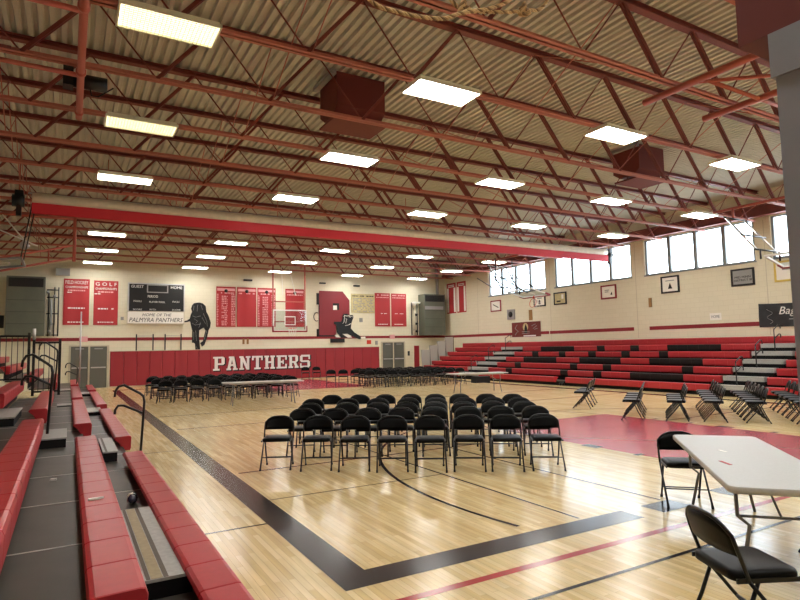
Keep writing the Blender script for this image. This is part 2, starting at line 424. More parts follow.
# divider curtain roll
t = thing('divider_curtain', 'rolled divider curtain with cream top and red lower edge across the hall under the roof', 'divider curtain')
y0 = 18.55; prof = []
for k in range(28):
    a = 2*PI*k/28; rr = 1+.10*math.sin(k*2.9)
    prof.append((y0+.17*rr*math.cos(a), 6.02+.17*rr*math.sin(a)))
q = mb('cream'); NX = 60; vs = []
for i in range(NX+1):
    x = -.95+i*(22.85)/NX; wob = .012*math.sin(i*1.7)
    vs += [(x, yy, zz+wob) for yy, zz in prof]
n = len(prof); fs = [(i*n+j, i*n+(j+1) % n, (i+1)*n+(j+1) % n, (i+1)*n+j) for i in range(NX) for j in range(n)]
fs += [tuple(range(n)), tuple(NX*n+j for j in range(n))]
q.add(vs, fs, None, True); q.build('rolled_curtain', t)
mb('curtred').box((-.95, y0-.17, 5.6), (21.9, y0-.13, 5.9)).build('lower_valance', t)
q = mb('alu').tube([(-1.05, y0, 6.19), (21.98, y0, 6.19)], .03); q.build('support_pipe', t)
for x in (0.9, 6.0, 11.0, 16.0, 21.0): mb('steel').tube([(x, y0, 6.19), (x, y0, ZC)], .012).build('hanger_rod', t)
for x in (-1.25, 22.15):
    tt = thing('curtain_winch', 'black curtain winch motor at the %s end of the divider curtain' % ('left' if x < 0 else 'right'), 'winch', (x, y0, 5.95), 0, 'curtain winches')
    mb('black').tube([(-.16, 0, 0), (.12, 0, 0)], .17, n=14).build('cable_drum', tt)
    mb('black').box((-.1, -.14, .1), (.1, .14, .27)).build('motor_housing', tt)
    mb('steel').tube([(0, 0, .2), (0, 0, ZC-5.95)], .02).build('hanger_rod', tt)
    mb('black').box((-.06, -.1, -.42), (.06, .06, -.15)).build('gear_case', tt)

# ------------------------------------------------------------------ end wall: pads and lettering
t = thing('wall_padding', 'red padded panels along the foot of the far wall with white PANTHERS letters', 'wall padding')
np_ = 25; xa, xb = 1.88, 17.3
for i in range(np_):
    a = xa+(xb-xa)*i/np_; c = xa+(xb-xa)*(i+1)/np_
    q = mb('pad').prism([(a+.003, YF-.01), (a+.003, YF-.06), (a+.02, YF-.075), (c-.02, YF-.075), (c-.003, YF-.06), (c-.003, YF-.01)], lambda u, v, k: (u, v, k), .05, 1.81)
    q.build('pad_panel', t)
mb('doorf').box((xa, YF-.08, 1.81), (xb, YF-.001, 1.84)).build('top_cap', t)
# slab letters: strokes in unit box (w 0..1, h 0..1)
def stroke(a, c, wd): # slanted stroke as polygon
    return [(a[0]-wd/2, a[1]), (a[0]+wd/2, a[1]), (c[0]+wd/2, c[1]), (c[0]-wd/2, c[1])]
def rc(x0, y0, x1, y1): return [(x0, y0), (x1, y0), (x1, y1), (x0, y1)]
SER = .13
L = {
 'P': [rc(0,0,.56,SER), rc(.13,0,.41,1), rc(0,1-SER,.8,1), rc(.41,.40,.8,.53), rc(.72,.47,1,.93), [(.72,.40),(.86,.40),(1,.5),(1,.6),(.72,.6)], [(.72,.8),(1,.8),(1,.9),(.86,1),(.72,1)]],
 'A': [stroke((.22,SER-.02),(.44,1),.24), stroke((.78,SER-.02),(.56,1),.24), rc(.27,.3,.73,.43), rc(0,0,.42,SER), rc(.58,0,1,SER), rc(.22,1-SER,.62,1)],
 'N': [rc(.1,0,.32,1), rc(.68,0,.9,1), stroke((.78,0),(.22,1),.26), rc(0,0,.42,SER), rc(0,1-SER,.34,1), rc(.58,1-SER,1,1)],
 'T': [rc(.36,0,.64,1), rc(.2,0,.8,SER), rc(0,1-SER,1,1), rc(0,.68,.16,1), rc(.84,.68,1,1)],
 'H': [rc(.1,0,.36,1), rc(.64,0,.9,1), rc(.3,.43,.7,.57), rc(0,0,.44,SER), rc(.56,0,1,SER), rc(0,1-SER,.44,1), rc(.56,1-SER,1,1)],
 'E': [rc(.12,0,.4,1), rc(0,0,1,SER), rc(0,1-SER,1,1), rc(.84,0,1,.34), rc(.84,.66,1,1), rc(.4,.43,.68,.57), rc(.58,.34,.7,.66)],
 'R': [rc(0,0,.46,SER), rc(.1,0,.36,1), rc(0,1-SER,.78,1), rc(.36,.40,.78,.53), [(.68,.46),(.82,.46),(.95,.56),(.95,.9),(.82,1),(.68,1)], [(.5,.42),(.74,.45),(.94,SER),(.66,SER)], rc(.62,0,1,SER)],
 'S': [rc(.1,0,.9,SER+.02), rc(.1,.43,.9,.57), rc(.1,1-SER-.02,.9,1), rc(0,.5,.26,.92), rc(.74,.08,1,.5), rc(0,0,.15,.34), rc(.85,.66,1,1)],
}
def letter(ch, x0, x1, z0, z1, y, k, parent, off=(0, 0), name='letter', plane='F'):
    q = mb(k)
    for j, p in enumerate(L[ch]):
        pts = [(x0+u*(x1-x0)+off[0], z0+v*(z1-z0)+off[1]) for u, v in p]
        q.prism(pts, FARW, y-.002-.0002*j, y-.012-.0002*j)
    return q.build(name, parent)
word = 'PANTHERS'; x0, x1 = 6.95, 12.68; cell = (x1-x0)/8
for i, ch in enumerate(word):
    a = x0+i*cell; za, zb = .66, 1.42
    letter(ch, a-.02, a+cell-.05, za-.02, zb+.02, YF-.076, 'shadow', t, (.045, -.04), 'letter_shadow')
    letter(ch, a, a+cell-.09, za, zb, YF-.09, 'white', t)
# small pad beside right door
o = mb('pad').box((19.95, YF-.07, .1), (20.3, YF, 1.85)).build('wall_pad'); tag(o, 'narrow upright red pad on the far wall beside the right bleachers', 'wall pad')

# doors
def door(n, x0, x1, z1):
    f = mb('doorf'); f.box((x0-.08, YF-.06, 0), (x0, YF, z1+.06)).box((x1, YF-.06, 0), (x1+.08, YF, z1+.06)).box((x0-.08, YF-.06, z1), (x1+.08, YF, z1+.06))
    d = struct(f.build('door_%d' % n)); mid = (x0+x1)/2
    for a, c in ((x0, mid-.03), (mid+.03, x1)):
        lf_ = mb('doorg').box((a+.01, YF-.05, .01), (c-.01, YF-.005, z1)).build('door_leaf', d)
        mb('alu').box((a+.06, YF-.11, 1.0), (c-.06, YF-.06, 1.06)).build('panic_bar', lf_)
        mb('greyl').box((a+.2, YF-.09, z1-.14), (c-.2, YF-.05, z1-.08)).build('door_closer', lf_)
    mb('doorf').box((mid-.03, YF-.07, 0), (mid+.03, YF, z1)).build('door_mullion', d)
door(1, .12, 1.74, 2.08); door(2, 17.55, 19.15, 2.08)

# heating units in the two far corners
def unit(x0, x1, z0, z1, lab, vent):
    t = thing('heating_unit', lab, 'heating unit', ((x0+x1)/2, YF-.4, 0))
    hx = (x1-x0)/2; y0, y1 = -.35, .39
    b_ = mb('unit').box((-hx, y0, z0), (hx, y1, z1)).build('cabinet', t)
    for k in range(1, 4):
        z = z0+(z1-z0)*k/5; mb('unitd').box((-hx+.02, y0-.003, z-.006), (hx-.02, y0, z+.006)).build('panel_seam', t)
    g = mb('unitd').box((-hx+.08, y0-.02, z1-.5), (hx-.08, y0, z1-.08))
    for k in range(7): g.box((-hx+.1, y0-.035, z1-.46+k*.055), (hx-.1, y0-.02, z1-.44+k*.055))
    g.build('louvered_grille', t)
    if vent: mb('greyl').box((-hx+.05, y0-.012, z1-1.02), (hx-.15, y0, z1-.8)).build('light_panel', t)
    return t
unit(-2.55, -1.0, 2.62, 5.42, 'grey-green heating unit with black grille high in the far left corner', False)
u2_ = unit(20.35, 22.0, 2.52, 5.25, 'grey-green heating unit with black grille high in the far right corner', True)
t = thing('heating_pipework', 'dark valves and vertical pipes on the wall beside the left heating unit', 'pipes')
for x in (-.86, -.62, -.45): mb('rail').tube([(x, YF-.15, 2.6), (x, YF-.15, 5.0 if x > -.8 else 4.7)], .03).build('pipe', t)
mb('greyl').tube([(-.75, YF-.2, 2.62), (-.75, YF-.2, 4.4)], .05).build('lagged_pipe', t)
for z in (4.86, 4.5, 3.7, 2.66): mb('rail').tube([(-.95, YF-.15, z), (-.42, YF-.15, z)], .028).build('pipe', t)
for (x, z) in ((-.9, 4.75), (-.62, 4.55), (-.72, 3.2), (-.8, 2.85)): mb('greyl').tube([(x, YF-.32, z), (x, YF-.1, z)], .07, n=10).build('valve', t)
for z in (2.9, 4.3): mb('greyl').tube([(-.62, YF-.16, z), (-.62, YF-.002, z)], .03).build('wall_bracket', t)
t = thing('heating_pipework', 'light vertical pipes and valves on the wall beside the right heating unit', 'pipes')
for x, k in ((19.72, 'rail'), (19.95, 'cream'), (20.15, 'rail')): mb(k).tube([(x, YF-.15, 2.55), (x, YF-.15, 4.7)], .035).build('pipe', t)
mb('white').tube([(19.8, YF-.25, 4.7), (20.33, YF-.25, 4.7)], .06).build('lagged_pipe', t)
mb('white').tube([(19.85, YF-.4, 4.62), (19.85, YF-.1, 4.62)], .12, n=12).build('valve', t)
for z in (2.9, 4.3): mb('greyl').tube([(19.95, YF-.16, z), (19.95, YF-.002, z)], .03).build('wall_bracket', t)
for z in (3.9, 3.3, 2.8): mb('rail').tube([(20.05, YF-.3, z), (20.05, YF-.1, z)], .08, n=10).build('valve', t)
o = mb('greyl').tube([(21.7, YF-.3, 5.26), (21.7, YF-.3, 7.3)], .1, n=12).build('vent_duct'); tag(o, 'round grey duct rising from the right heating unit to the roof', 'duct')

# ---------- banners
def blines(p, k, x0, x1, z0, z1, y, n, dens=.7, wlo=.3):      # rows of tiny unreadable entries
    q = mb(k)
    for i in range(n):
        z = z1-(z1-z0)*(i+.5)/n; hh = (z1-z0)/n*.28; x = x0
        while x < x1-.03:
            l = random.uniform(.04, .14); 
            if random.random() < dens: q.box((x, y-.004, z-hh), (min(x+l, x1), y, z+hh))
            x += l+.03
    if q.f: q.build(p[1], p[0])
def banner(x0, x1, z0, z1, lab, style, head=None, sub=None):
    t = thing('championship_banner', lab, 'banner', ((x0+x1)/2, YF, z0), 0, 'red banners on the far wall')
    cx = (x0+x1)/2
    q = mb('banner'); n = 24; vs = []
    for i in range(n+1):
        u = i/n; yy = YF-.035-.012*math.sin(u*9+cx)
        for z in (z0, (z0+z1)/2, z1): vs.append((x0+(x1-x0)*u-cx, yy-YF, z-z0))
    vs2 = [(a, yy+.015, c) for a, yy, c in vs]; K = len(vs)
    fs = [(i*3+j, i*3+j+1, i*3+j+4, i*3+j+3) for i in range(n) for j in (0, 1)]
    q.add(vs, fs, None, True); q.add(vs2, fs, None, True); q.build('cloth', t)
    Yt = -.055
    def tx(s_, a, c, za, zb, k='white', shear=0):
        return text(s_, a-cx, c-cx, za-z0, zb-z0, 'F', Yt, k, t, 'lettering', shear)
    W_ = x1-x0; H_ = z1-z0
    if head: tx(head, x0+.07, x1-.07, z1-.26, z1-.09)
    if sub: tx(sub, x0+.07, x1-.07, z1-.47, z1-.36)
    def bl(k, a, c, za, zb, n_, d): blines((t, 'small_lettering'), k, a-cx, c-cx, za-z0, zb-z0, Yt, n_, d)
    if style == 'two':
        bl('bannerpk', x0+.18, x1-.18, z1-.64, z1-.52, 1, .9); bl('white', x0+.03, x0+.35, z1-.72, z1-.64, 1, .9)
        bl('white', x0+.2, x1-.2, z0+H_*.34, z0+H_*.39, 1, .95); bl('white', x0+.2, x1-.2, z0+.09, z0+.19, 1, .95)
    if style in ('list', 'blank'):
        mb('bannerpk').box((x0+.05-cx, Yt-.003, z1-.24-z0), (x1-.05-cx, Yt, z1-.1-z0)).build('header_band', t)
        mb('black').tube([(0, Yt-.012, z1-.24-z0), (0, Yt-.001, z1-.24-z0)], .1, n=10).build('emblem', t)
        bl('bannerpk', x0+.1, x1-.1, z1-.42, z1-.3, 1, .85)
        if style == 'list':
            bl('bannerpk', x0+.3, x0+.62, z0+.06, z1-.5, 17, .97); bl('bannerpk', x1-.25, x1-.04, z0+.06, z1-.4, 19, .97); bl('bannerpk', x0+.03, x0+.12, z0+.06, z1-.4, 19, .97)
    if style == 'sheen':
        bl('bannerpk', x0+.08, x1-.08, z1-.2, z1-.06, 1, .9); bl('bannerpk', x0+.08, x1-.08, z1-.33, z1-.24, 1, .8)
        bl('white', x0+.25, x1-.25, z0+.8, z0+.87, 1, .7); bl('white', x0+.2, x1-.2, z0+.1, z0+.18, 1, .95)
    return t
banner(-.25, .88, 3.16, 5.46, 'red banner headed FIELD HOCKEY CHAMPIONSHIPS on the far wall', 'two', 'FIELD HOCKEY', 'CHAMPIONSHIPS')
banner(1.07, 2.18, 3.16, 5.42, 'red banner with a short wide-spaced header, directly left of the scoreboard', 'two', 'G O L F', 'CHAMPIONSHIPS')
banner(7.1, 8.18, 3.08, 5.34, 'red banner with columns of pale lettering, leftmost of four behind the far hoop', 'list')
banner(8.25, 9.36, 3.08, 5.34, 'plain red banner with only a header, second of four behind the far hoop', 'blank')
banner(9.42, 10.5, 3.08, 5.34, 'red banner with columns of pale lettering, just left of the far backboard', 'list')
banner(11.1, 12.25, 3.08, 5.34, 'red banner right of the far backboard glass, beside the big letter P', 'blank')
banner(17.05, 18.15, 3.12, 5.28, 'glossy red banner right of the gold honour board', 'sheen')
banner(18.25, 19.38, 3.12, 5.28, 'glossy red banner nearest the right heating unit', 'sheen')

# scoreboard and sign
t = thing('scoreboard', 'black electronic scoreboard with silver frame on the far wall', 'scoreboard', (4.02, YF, 3.9))
X0, X1, Z0, Z1 = -1.34, 1.34, 0, 1.4; y = -.2
mb('black').box((X0, y, Z0), (X1, -.005, Z1)).build('panel', t)
q = mb('alu')
for bx_ in (((X0-.05, y-.02, Z1), (X1+.05, -.005, Z1+.06)), ((X0-.05, y-.02, Z0), (X0, -.005, Z1)), ((X1, y-.02, Z0), (X1+.05, -.005, Z1))): q.box(*bx_)
q.build('frame', t)
q = mb('greyl')
for bx_ in (((-.5, y-.02, 1.34), (.55, y, 1.39)), ((-.5, y-.02, .96), (.55, y, 1.01)), ((-.5, y-.02, .96), (-.44, y, 1.39)), ((.49, y-.02, .96), (.55, y, 1.39))): q.box(*bx_)
q.build('clock_frame', t)
for s_, a, c, za, zb in (('GUEST', -1.25, -.65, 1.2, 1.34), ('HOME', .68, 1.25, 1.2, 1.34), ('PERIOD', -.45, .05, .7, .83), ('FOULS', -1.12, -.75, .46, .55), ('PLAYER FOUL', -.38, .4, .43, .52), ('FOULS', .78, 1.12, .46, .55), ('SCORE', -1.15, -.72, .03, .11), ('MATCH', -.35, -.05, .03, .11), ('SCORE', .75, 1.18, .03, .11)):
    text(s_, a, c, za, zb, 'F', y-.001, 'white', t)
t = thing('name_sign', 'white sign reading HOME OF THE PALMYRA PANTHERS under the scoreboard', 'sign', (4.0, YF, 3.24))
mb('paper').box((-1.38, -.2, 0), (1.38, -.005, .62)).build('panel', t)
q = mb('doorf')
for bx_ in (((-1.4, -.21, -.02), (1.4, -.005, .01)), ((-1.4, -.21, .61), (1.4, -.005, .64)), ((-1.4, -.21, 0), (-1.37, -.005, .62)), ((1.37, -.21, 0), (1.4, -.005, .62))): q.box(*bx_)
q.build('frame', t)
text('HOME OF THE', -.68, .75, .38, .53, 'F', -.2, 'shadow', t, shear=.25)
text('PALMYRA PANTHERS', -1.3, 1.32, .08, .3, 'F', -.2, 'shadow', t, shear=.25)

# prowling panther cut-out
def px1(x, y): # drawing units of the sketch to wall metres
    return (5.37+(x-460)*.00652, 4.40-(y-190)*.00725)
out = [(545,195),(585,188),(615,194),(640,215),(645,255),(665,290),(683,340),(678,375),(665,400),(655,450),(632,510),(612,522),(598,495),(620,480),(632,430),(640,400),(625,378),(590,398),(588,440),(594,500),(600,548),(562,553),(556,500),(545,492),(532,492),(533,400),(525,370),(515,332),(490,337),(472,340),(471,329),(490,325),(512,312),(520,280),(530,260),(522,235),(530,210)]
t = thing('panther_mural', 'black prowling panther painted figure standing on the pad top beside the scoreboard sign', 'mural', (0, 0, 0))
mb('black').prism([px1(*p) for p in out], FARW, YF-.03, YF-.002).build('panther_body', t)
q = mb('greyl')
for ln in ([(545,215),(540,250)],[(575,205),(570,255)],[(600,205),(615,245)],[(535,290),(560,300),(600,290)],[(545,310),(575,330),(560,345)],[(620,270),(650,330),(655,370)],[(610,300),(640,350)],[(560,400),(568,480)],[(545,410),(545,470)],[(650,400),(630,470)],[(530,345),(560,360),(600,350)],[(566,520),(580,545)],[(585,380),(600,340)]):
    q.tube([(px1(*p)[0], YF-.034, px1(*p)[1]) for p in ln], .009, n=4)
q.build('fur_highlights', t)

# letter P with crouching panther
def px2(x, y): return (13.23+(x-70)*.00842, 5.28-(y-40)*.00762)
t = thing('letter_emblem', 'large dark red block letter P with a black crouching panther on the far wall', 'emblem')
blk = mb('shadow')
for p in ([(50,58),(72,58),(72,150),(50,150)], [(50,345),(72,345),(72,405),(50,405)], [(50,392),(190,392),(190,406),(50,406)], [(66,150),(74,150),(74,345),(66,345)]): blk.prism([px2(*a) for a in p], FARW, YF-.03, YF-.002)
blk.build('letter_shadow', t)
red = mb('emblem')
for j, p in enumerate(([(70,38),(255,38),(310,110),(310,290),(70,290)], [(70,290),(200,290),(200,395),(70,395)])): red.prism([px2(*a) for a in p], FARW, YF-.045, YF-.002)
red.build('letter_face', t)
mb('shadow').prism([px2(*a) for a in ((176,136),(226,136),(226,190),(176,190))], FARW, YF-.05, YF-.045).build('counter_shadow', t)
mb('paper').prism([px2(*a) for a in ((178,155),(208,155),(208,190),(178,190))], FARW, YF-.054, YF-.05).build('counter', t)
pan = [(252,240),(262,222),(285,220),(305,228),(335,232),(340,248),(330,275),(322,300),(318,340),(345,372),(400,408),(438,408),(440,424),(385,430),(325,402),(290,384),(248,386),(292,416),(240,416),(205,372),(200,312),(184,304),(184,286),(240,286),(250,262)]
mb('black').prism([px2(*a) for a in pan], FARW, YF-.075, YF-.045).build('panther_body', t)
q = mb('paper')
for ln in ([(256,245),(268,236),(262,290),(252,300)],[(270,318),(300,312),(318,300)],[(275,262),(285,262),(276,300)],[(262,232),(285,240),(300,236),(335,246)],[(300,244),(318,250)]):
    q.tube([(px2(*p)[0], YF-.078, px2(*p)[1]) for p in ln], .018, n=4)
q.prism([px2(*a) for a in ((250,384),(290,384),(330,416),(292,416))], FARW, YF-.06, YF-.045)
q.prism([px2(*a) for a in ((192,392),(206,392),(240,414),(196,412))], FARW, YF-.06, YF-.045)
q.prism([px2(*a) for a in ((398,410),(436,408),(438,424),(400,426))], FARW, YF-.08, YF-.075)
q.build('face_and_belly_markings', t)
mb('black').tube([(px2(50+22*math.cos(a_), 248+34*math.sin(a_))[0], YF-.03, px2(50+22*math.cos(a_), 248+34*math.sin(a_))[1]) for a_ in [PI*.35+i*PI*1.3/12 for i in range(13)]], .025, n=6).build('tail', t)

# gold honour board
t = thing('honour_board', 'gold board with small black lettering right of the big letter P', 'board', (16.2, YF, 3.98))
mb('gold').box((-.82, -.05, 0), (.82, -.002, 1.2)).build('panel', t)
blines((t, 'small_lettering'), 'shadow', -.75, .75, 1.0, 1.12, -.051, 1, .95); blines((t, 'small_lettering'), 'greyl', -.7, .7, .05, .95, -.051, 9, .5)

def small(name, k, x0, x1, z0, z1, lab, cat, d=.06):
    o = mb(k).box((x0, YF-d, z0), (x1, YF-.001, z1)).build(name); return tag(o, lab, cat)
small('wall_box', 'greyl', 2.32, 2.46, 3.42, 3.58, 'small grey box on the far wall left of the sign', 'box')
small('wall_speaker', 'black', 8.62, 9.1, 5.7, 5.8, 'small black bar fixture above the second banner of the four', 'fixture', .15)
small('wall_speaker', 'black', 13.25, 13.62, 5.72, 5.8, 'small black bar fixture above the big letter P', 'fixture', .15)
small('wall_speaker', 'black', 15.55, 15.95, 5.64, 5.72, 'small black bar fixture above the gold honour board', 'fixture', .15)
small('thermostat', 'greyl', 15.95, 16.15, 3.4, 3.65, 'small grey thermostat under the gold board', 'thermostat')
small('no_smoking_sign', 'orange', 16.45, 16.75, 2.0, 2.25, 'small red and white sign above the pads near the right doors', 'sign', .02)
small('exit_sign', 'bannerpk', .48, .85, 2.32, 2.58, 'pink lit exit sign over the left doors', 'exit sign', .08)
small('exit_sign', 'bannerpk', 18.1, 18.45, 2.32, 2.58, 'pink lit exit sign over the right doors', 'exit sign', .08)
small('electrical_cabinet', 'greyl', -.6, 0, 5.6, 5.95, 'grey electrical box high above the left banners', 'box', .2)
small('fire_alarm', 'greyl', 17.05, 17.2, 1.95, 2.2, 'small grey alarm bell left of the right doors', 'alarm', .08)
small('notice_board', 'unitd', -3.05, -2.65, 3.0, 3.6, 'small dark framed notice at the far left under the heating unit', 'notice', .03)
small('light_switch', 'unitd', 19.45, 19.58, 1.2, 1.5, 'dark switch plate right of the right doors', 'switch', .05)
small('wall_fixture', 'shadow', 13.95, 14.85, 2.12, 2.36, 'dark wall fixture below the crouching panther', 'fixture', .15)
t = thing('wall_phone', 'pair of brown handles on the stripe under the second banner', 'fixture', (8.75, YF, 2.1))
for s_ in (-.12, .12): mb('wood').box((s_-.05, -.08, 0), (s_+.05, -.001, .3)).build('handle', t)
def posts(x0, x1, z1, lab, bar_k):
    t = thing('standing_frame', lab, 'frame', (x0, YF-.12, 1.84), 0, 'black post pairs on the pad top')
    for x in (0, x1-x0): mb('rail').box((x-.03, -.02, 0), (x+.03, .02, z1)).build('post', t)
    mb('greyl').tube([(0, 0, z1-.1), (x1-x0, 0, z1-.1)], .012).build('crossbar', t)
posts(3.07, 3.87, .85, 'pair of black posts under the left half of the PALMYRA sign', 'greyl')
posts(4.46, 5.26, .85, 'pair of black posts under the right half of the PALMYRA sign', 'greyl')

# ------------------------------------------------------------------ right wall items (u = Y)
def frame(y0, y1, z0, z1, fk, pk, lab, marks=(), name='picture_frame', cat='framed picture', grp='framed pictures on the right wall'):
    t = thing(name, lab, cat, (XR, (y0+y1)/2, z0), 0, grp); w_ = (y1-y0)/2; h_ = z1-z0; b_ = .07
    q = mb(fk)
    for a in (((-.05, -w_, 0), (-.001, w_, b_)), ((-.05, -w_, h_-b_), (-.001, w_, h_)), ((-.05, -w_, b_), (-.001, -w_+b_, h_-b_)), ((-.05, w_-b_, b_), (-.001, w_, h_-b_))): q.box(*a)
    q.build('frame', t); mb(pk).box((-.03, -w_+b_, b_), (-.002, w_-b_, h_-b_)).build('print', t)
    for k, pts in marks:
        mb(k).prism([(w_*.8*-u, h_*v) for u, v in pts], SIDEW, -.036, -.03).build('print_marking', t)
    return t
bar_ = lambda x0, y0, x1, y1: [(x0, y0), (x1, y0), (x1, y1), (x0, y1)]
frame(26.92, 27.88, 3.82, 4.5, 'stripe', 'paper', 'red-framed white print, leftmost framed picture on the right wall', [('shadow', [(-.7,.62),(-.62,.68),(.7,.36),(.62,.3)])])
frame(23.19, 24.09, 3.86, 4.5, 'black', 'paper', 'black-framed white print with dark figure, above the panther banner', [('shadow', [(-.2,.2),(.2,.2),(.15,.5),(0,.6),(-.15,.5)]), ('greyl', bar_(-.5,.68,.5,.76))])
frame(21.66, 22.55, 3.86, 4.52, 'black', 'gold', 'black-framed gold print, between the first and second window groups', [('black', bar_(-.7,.22,.1,.34)), ('paper', bar_(.3,.45,.7,.8))])
frame(18.49, 19.4, 3.91, 4.58, 'stripe', 'paper', 'maroon-framed white certificate under the second window group', [('greyl', bar_(-.6,.6,.1,.66)), ('greyl', bar_(-.6,.48,0,.54)), ('shadow', [(.3,.3),(.6,.25),(.55,.5)])])
frame(15.23, 16.1, 3.9, 4.64, 'black', 'paper', 'black-framed print with small triangular emblem under the third window group', [('shadow', [(-.3,.25),(.3,.25),(0,.6)]), ('greyl', bar_(-.6,.7,.6,.75))])
t = frame(12.12, 13.01, 3.9, 4.57, 'black', 'greyl', 'black-framed grey print with two lines of dark lettering', [])
text('MID PENN', .3, -.3, .30, .38, 'S', -.031, 'shadow', t); text('DISTRICT III', .34, -.34, .18, .26, 'S', -.031, 'shadow', t)
frame(10.5, 11.41, 3.91, 4.67, 'yellow', 'paper', 'yellow-framed white print beside the grey column, half hidden', [('greyl', bar_(-.5,.55,.5,.65))])
t = thing('home_sign', 'small white paper sign reading HOME above the stripe of the right wall', 'sign', (XR, 13.74, 2.64))
mb('paper').box((-.012, -.24, 0), (-.001, .24, .28)).build('sheet', t); text('HOME', .17, -.17, .08, .2, 'S', -.012, 'greyl', t)
t = thing('vinyl_banner', 'black vinyl banner with white script lettering, half hidden by the grey column', 'banner', (XR, 10.9, 2.28))
q = mb('sweep'); n = 30; vs = []
for i in range(n+1):
    u = i/n
    for j in range(9):
        v = j/8; vs.append((-.04-.018*math.sin(u*14+v*5)*(1-v*.3), 1.15-2.3*u, .88*v-.04*math.sin(u*PI)*v))
q.add(vs, [(i*9+j, i*9+j+1, (i+1)*9+j+1, (i+1)*9+j) for i in range(n) for j in range(8)], None, True); q.build('sheet', t)
text('Bags', .42, -.3, .36, .72, 'S', -.07, 'white', t, shear=.3); mb('greyl').box((-.07, -.45, .25), (-.066, .1, .28)).build('small_lettering', t); mb('white').box((-.07, -.5, .03), (-.066, -.1, .1)).build('white_bar', t)
q = mb('greyl').tube([(-.065, .72+.12*math.cos(a_*.5), .12+.05*a_) if False else (-.065, .75-.1*math.sin(a_*.9), .12+.045*a_) for a_ in range(13)], .008, n=4); q.build('printed_swirl', t)
t = thing('panther_banner', 'maroon banner with pale seated figure on the right wall', 'banner', (XR, 24.83, 2.23))
mb('hood').box((-.02, -1.18, 0), (-.001, 1.18, .84)).build('sheet', t)
q = mb('gold').prism([(.02+.22*math.cos(a_*PI/8), .56+.22*math.sin(a_*PI/8)) for a_ in range(16)], SIDEW, -.024, -.02); q.build('halo', t)
mb('shadow').prism([(.12,.2),(-.1,.2),(-.12,.5),(0,.72),(.1,.5)], SIDEW, -.03, -.024).build('figure', t)
blines_ = mb('greyl')
for (a, c) in (((.7,.7),(.9,.5)), ((.9,.5),(.6,.3)), ((.7,.3),(.9,.12)), ((-.5,.6),(-.8,.7)), ((-.6,.45),(-.9,.6)), ((-.7,.4),(-.95,.45)), ((.3,.3),(-.3,.3)), ((.3,.2),(-.3,.2))): blines_.tube([(-.024, a[0], a[1]), (-.024, c[0], c[1])], .018, n=4)
blines_.build('print_marking', t)
mb('white').box((-.024, -.8, .02), (-.02, .2, .09)).build('sponsor_strip', t)
t = thing('speaker_grille', 'pale square wall speaker with round grille left of the maroon banner', 'speaker', (XR, 26.0, 3.27))
mb('greyl').box((-.1, -.3, 0), (-.001, .3, .58)).build('box', t); mb('shadow').tube([(-.11, 0, .29), (-.1, 0, .29)], .17, n=18).build('grille', t)
o = mb('wood').box((XR-.03, 24.27, 3.15), (XR-.001, 24.53, 3.73)).build('wooden_plaque'); tag(o, 'narrow brown plaque above the maroon banner', 'plaque')
o = mb('wood').box((XR-.03, 16.62, 3.36), (XR-.001, 16.77, 3.77)).build('wooden_plaque'); tag(o, 'narrow brown plaque under the third window group', 'plaque')
def sbanner(y0, y1, lab):
    t = thing('championship_banner', lab, 'banner', (XR, (y0+y1)/2, 3.98), 0, 'red and white banners on the right wall'); w_ = (y1-y0)/2
    mb('banner').box((-.02, -w_, 0), (-.001, w_, 2.05)).build('cloth', t)
    for s_ in (-1, 1):
        q = mb('paper').box((-.024, s_*w_*.55, .08), (-.02, s_*w_*.92, 1.72)); q.build('white_panel', t)
    q = mb('white')
    for z in (1.9, 1.8): q.box((-.024, -w_*.7, z-.025), (-.02, w_*.7, z+.025))
    q.build('small_lettering', t)
sbanner(31.55, 32.6, 'red banner with white side panels in the far right corner, left one of the pair')
sbanner(30.42, 31.42, 'red banner with white side panels in the far right corner, right one of the pair')

# ------------------------------------------------------------------ bleachers
SZ = [.37+.262*i for i in range(7)]
def bench(parent, sgn, xf, z, y0, y1, k, name='bench_seat', lab=None):
    # sgn: +1 front faces +X, -1 front faces -X ; xf front-edge X
    n = max(1, round((y1-y0)/.457)); q = mb(k); wd = .27
    prof = [(0, -.035), (-.012, -.006), (-.035, 0), (-.235, -.004), (-.26, -.014), (-wd, -.04), (-.20, -.10), (-.13, -.235), (-.02, -.235), (-.006, -.2)]
    def ring(y, s_): return [(xf+sgn*(u*1.0+(-.13-u)*(1-s_)), y, z+v-(1-s_)*.1) for u, v in prof]
    for i in range(n):
        a = y0+(y1-y0)*i/n; c = y0+(y1-y0)*(i+1)/n
        R_ = [ring(a+.001, .965), ring(a+.01, 1), ring(c-.01, 1), ring(c-.001, .965)]; P = len(prof)
        vs = [v for r_ in R_ for v in r_]
        fs = [(r_*P+j, r_*P+(j+1) % P, (r_+1)*P+(j+1) % P, (r_+1)*P+j) for r_ in range(3) for j in range(P)]
        fs += [tuple(range(P)), tuple(3*P+j for j in range(P))]
        q.add(vs, fs)
    o = q.build(name, parent)
    if lab: o['label'] = lab
    return o
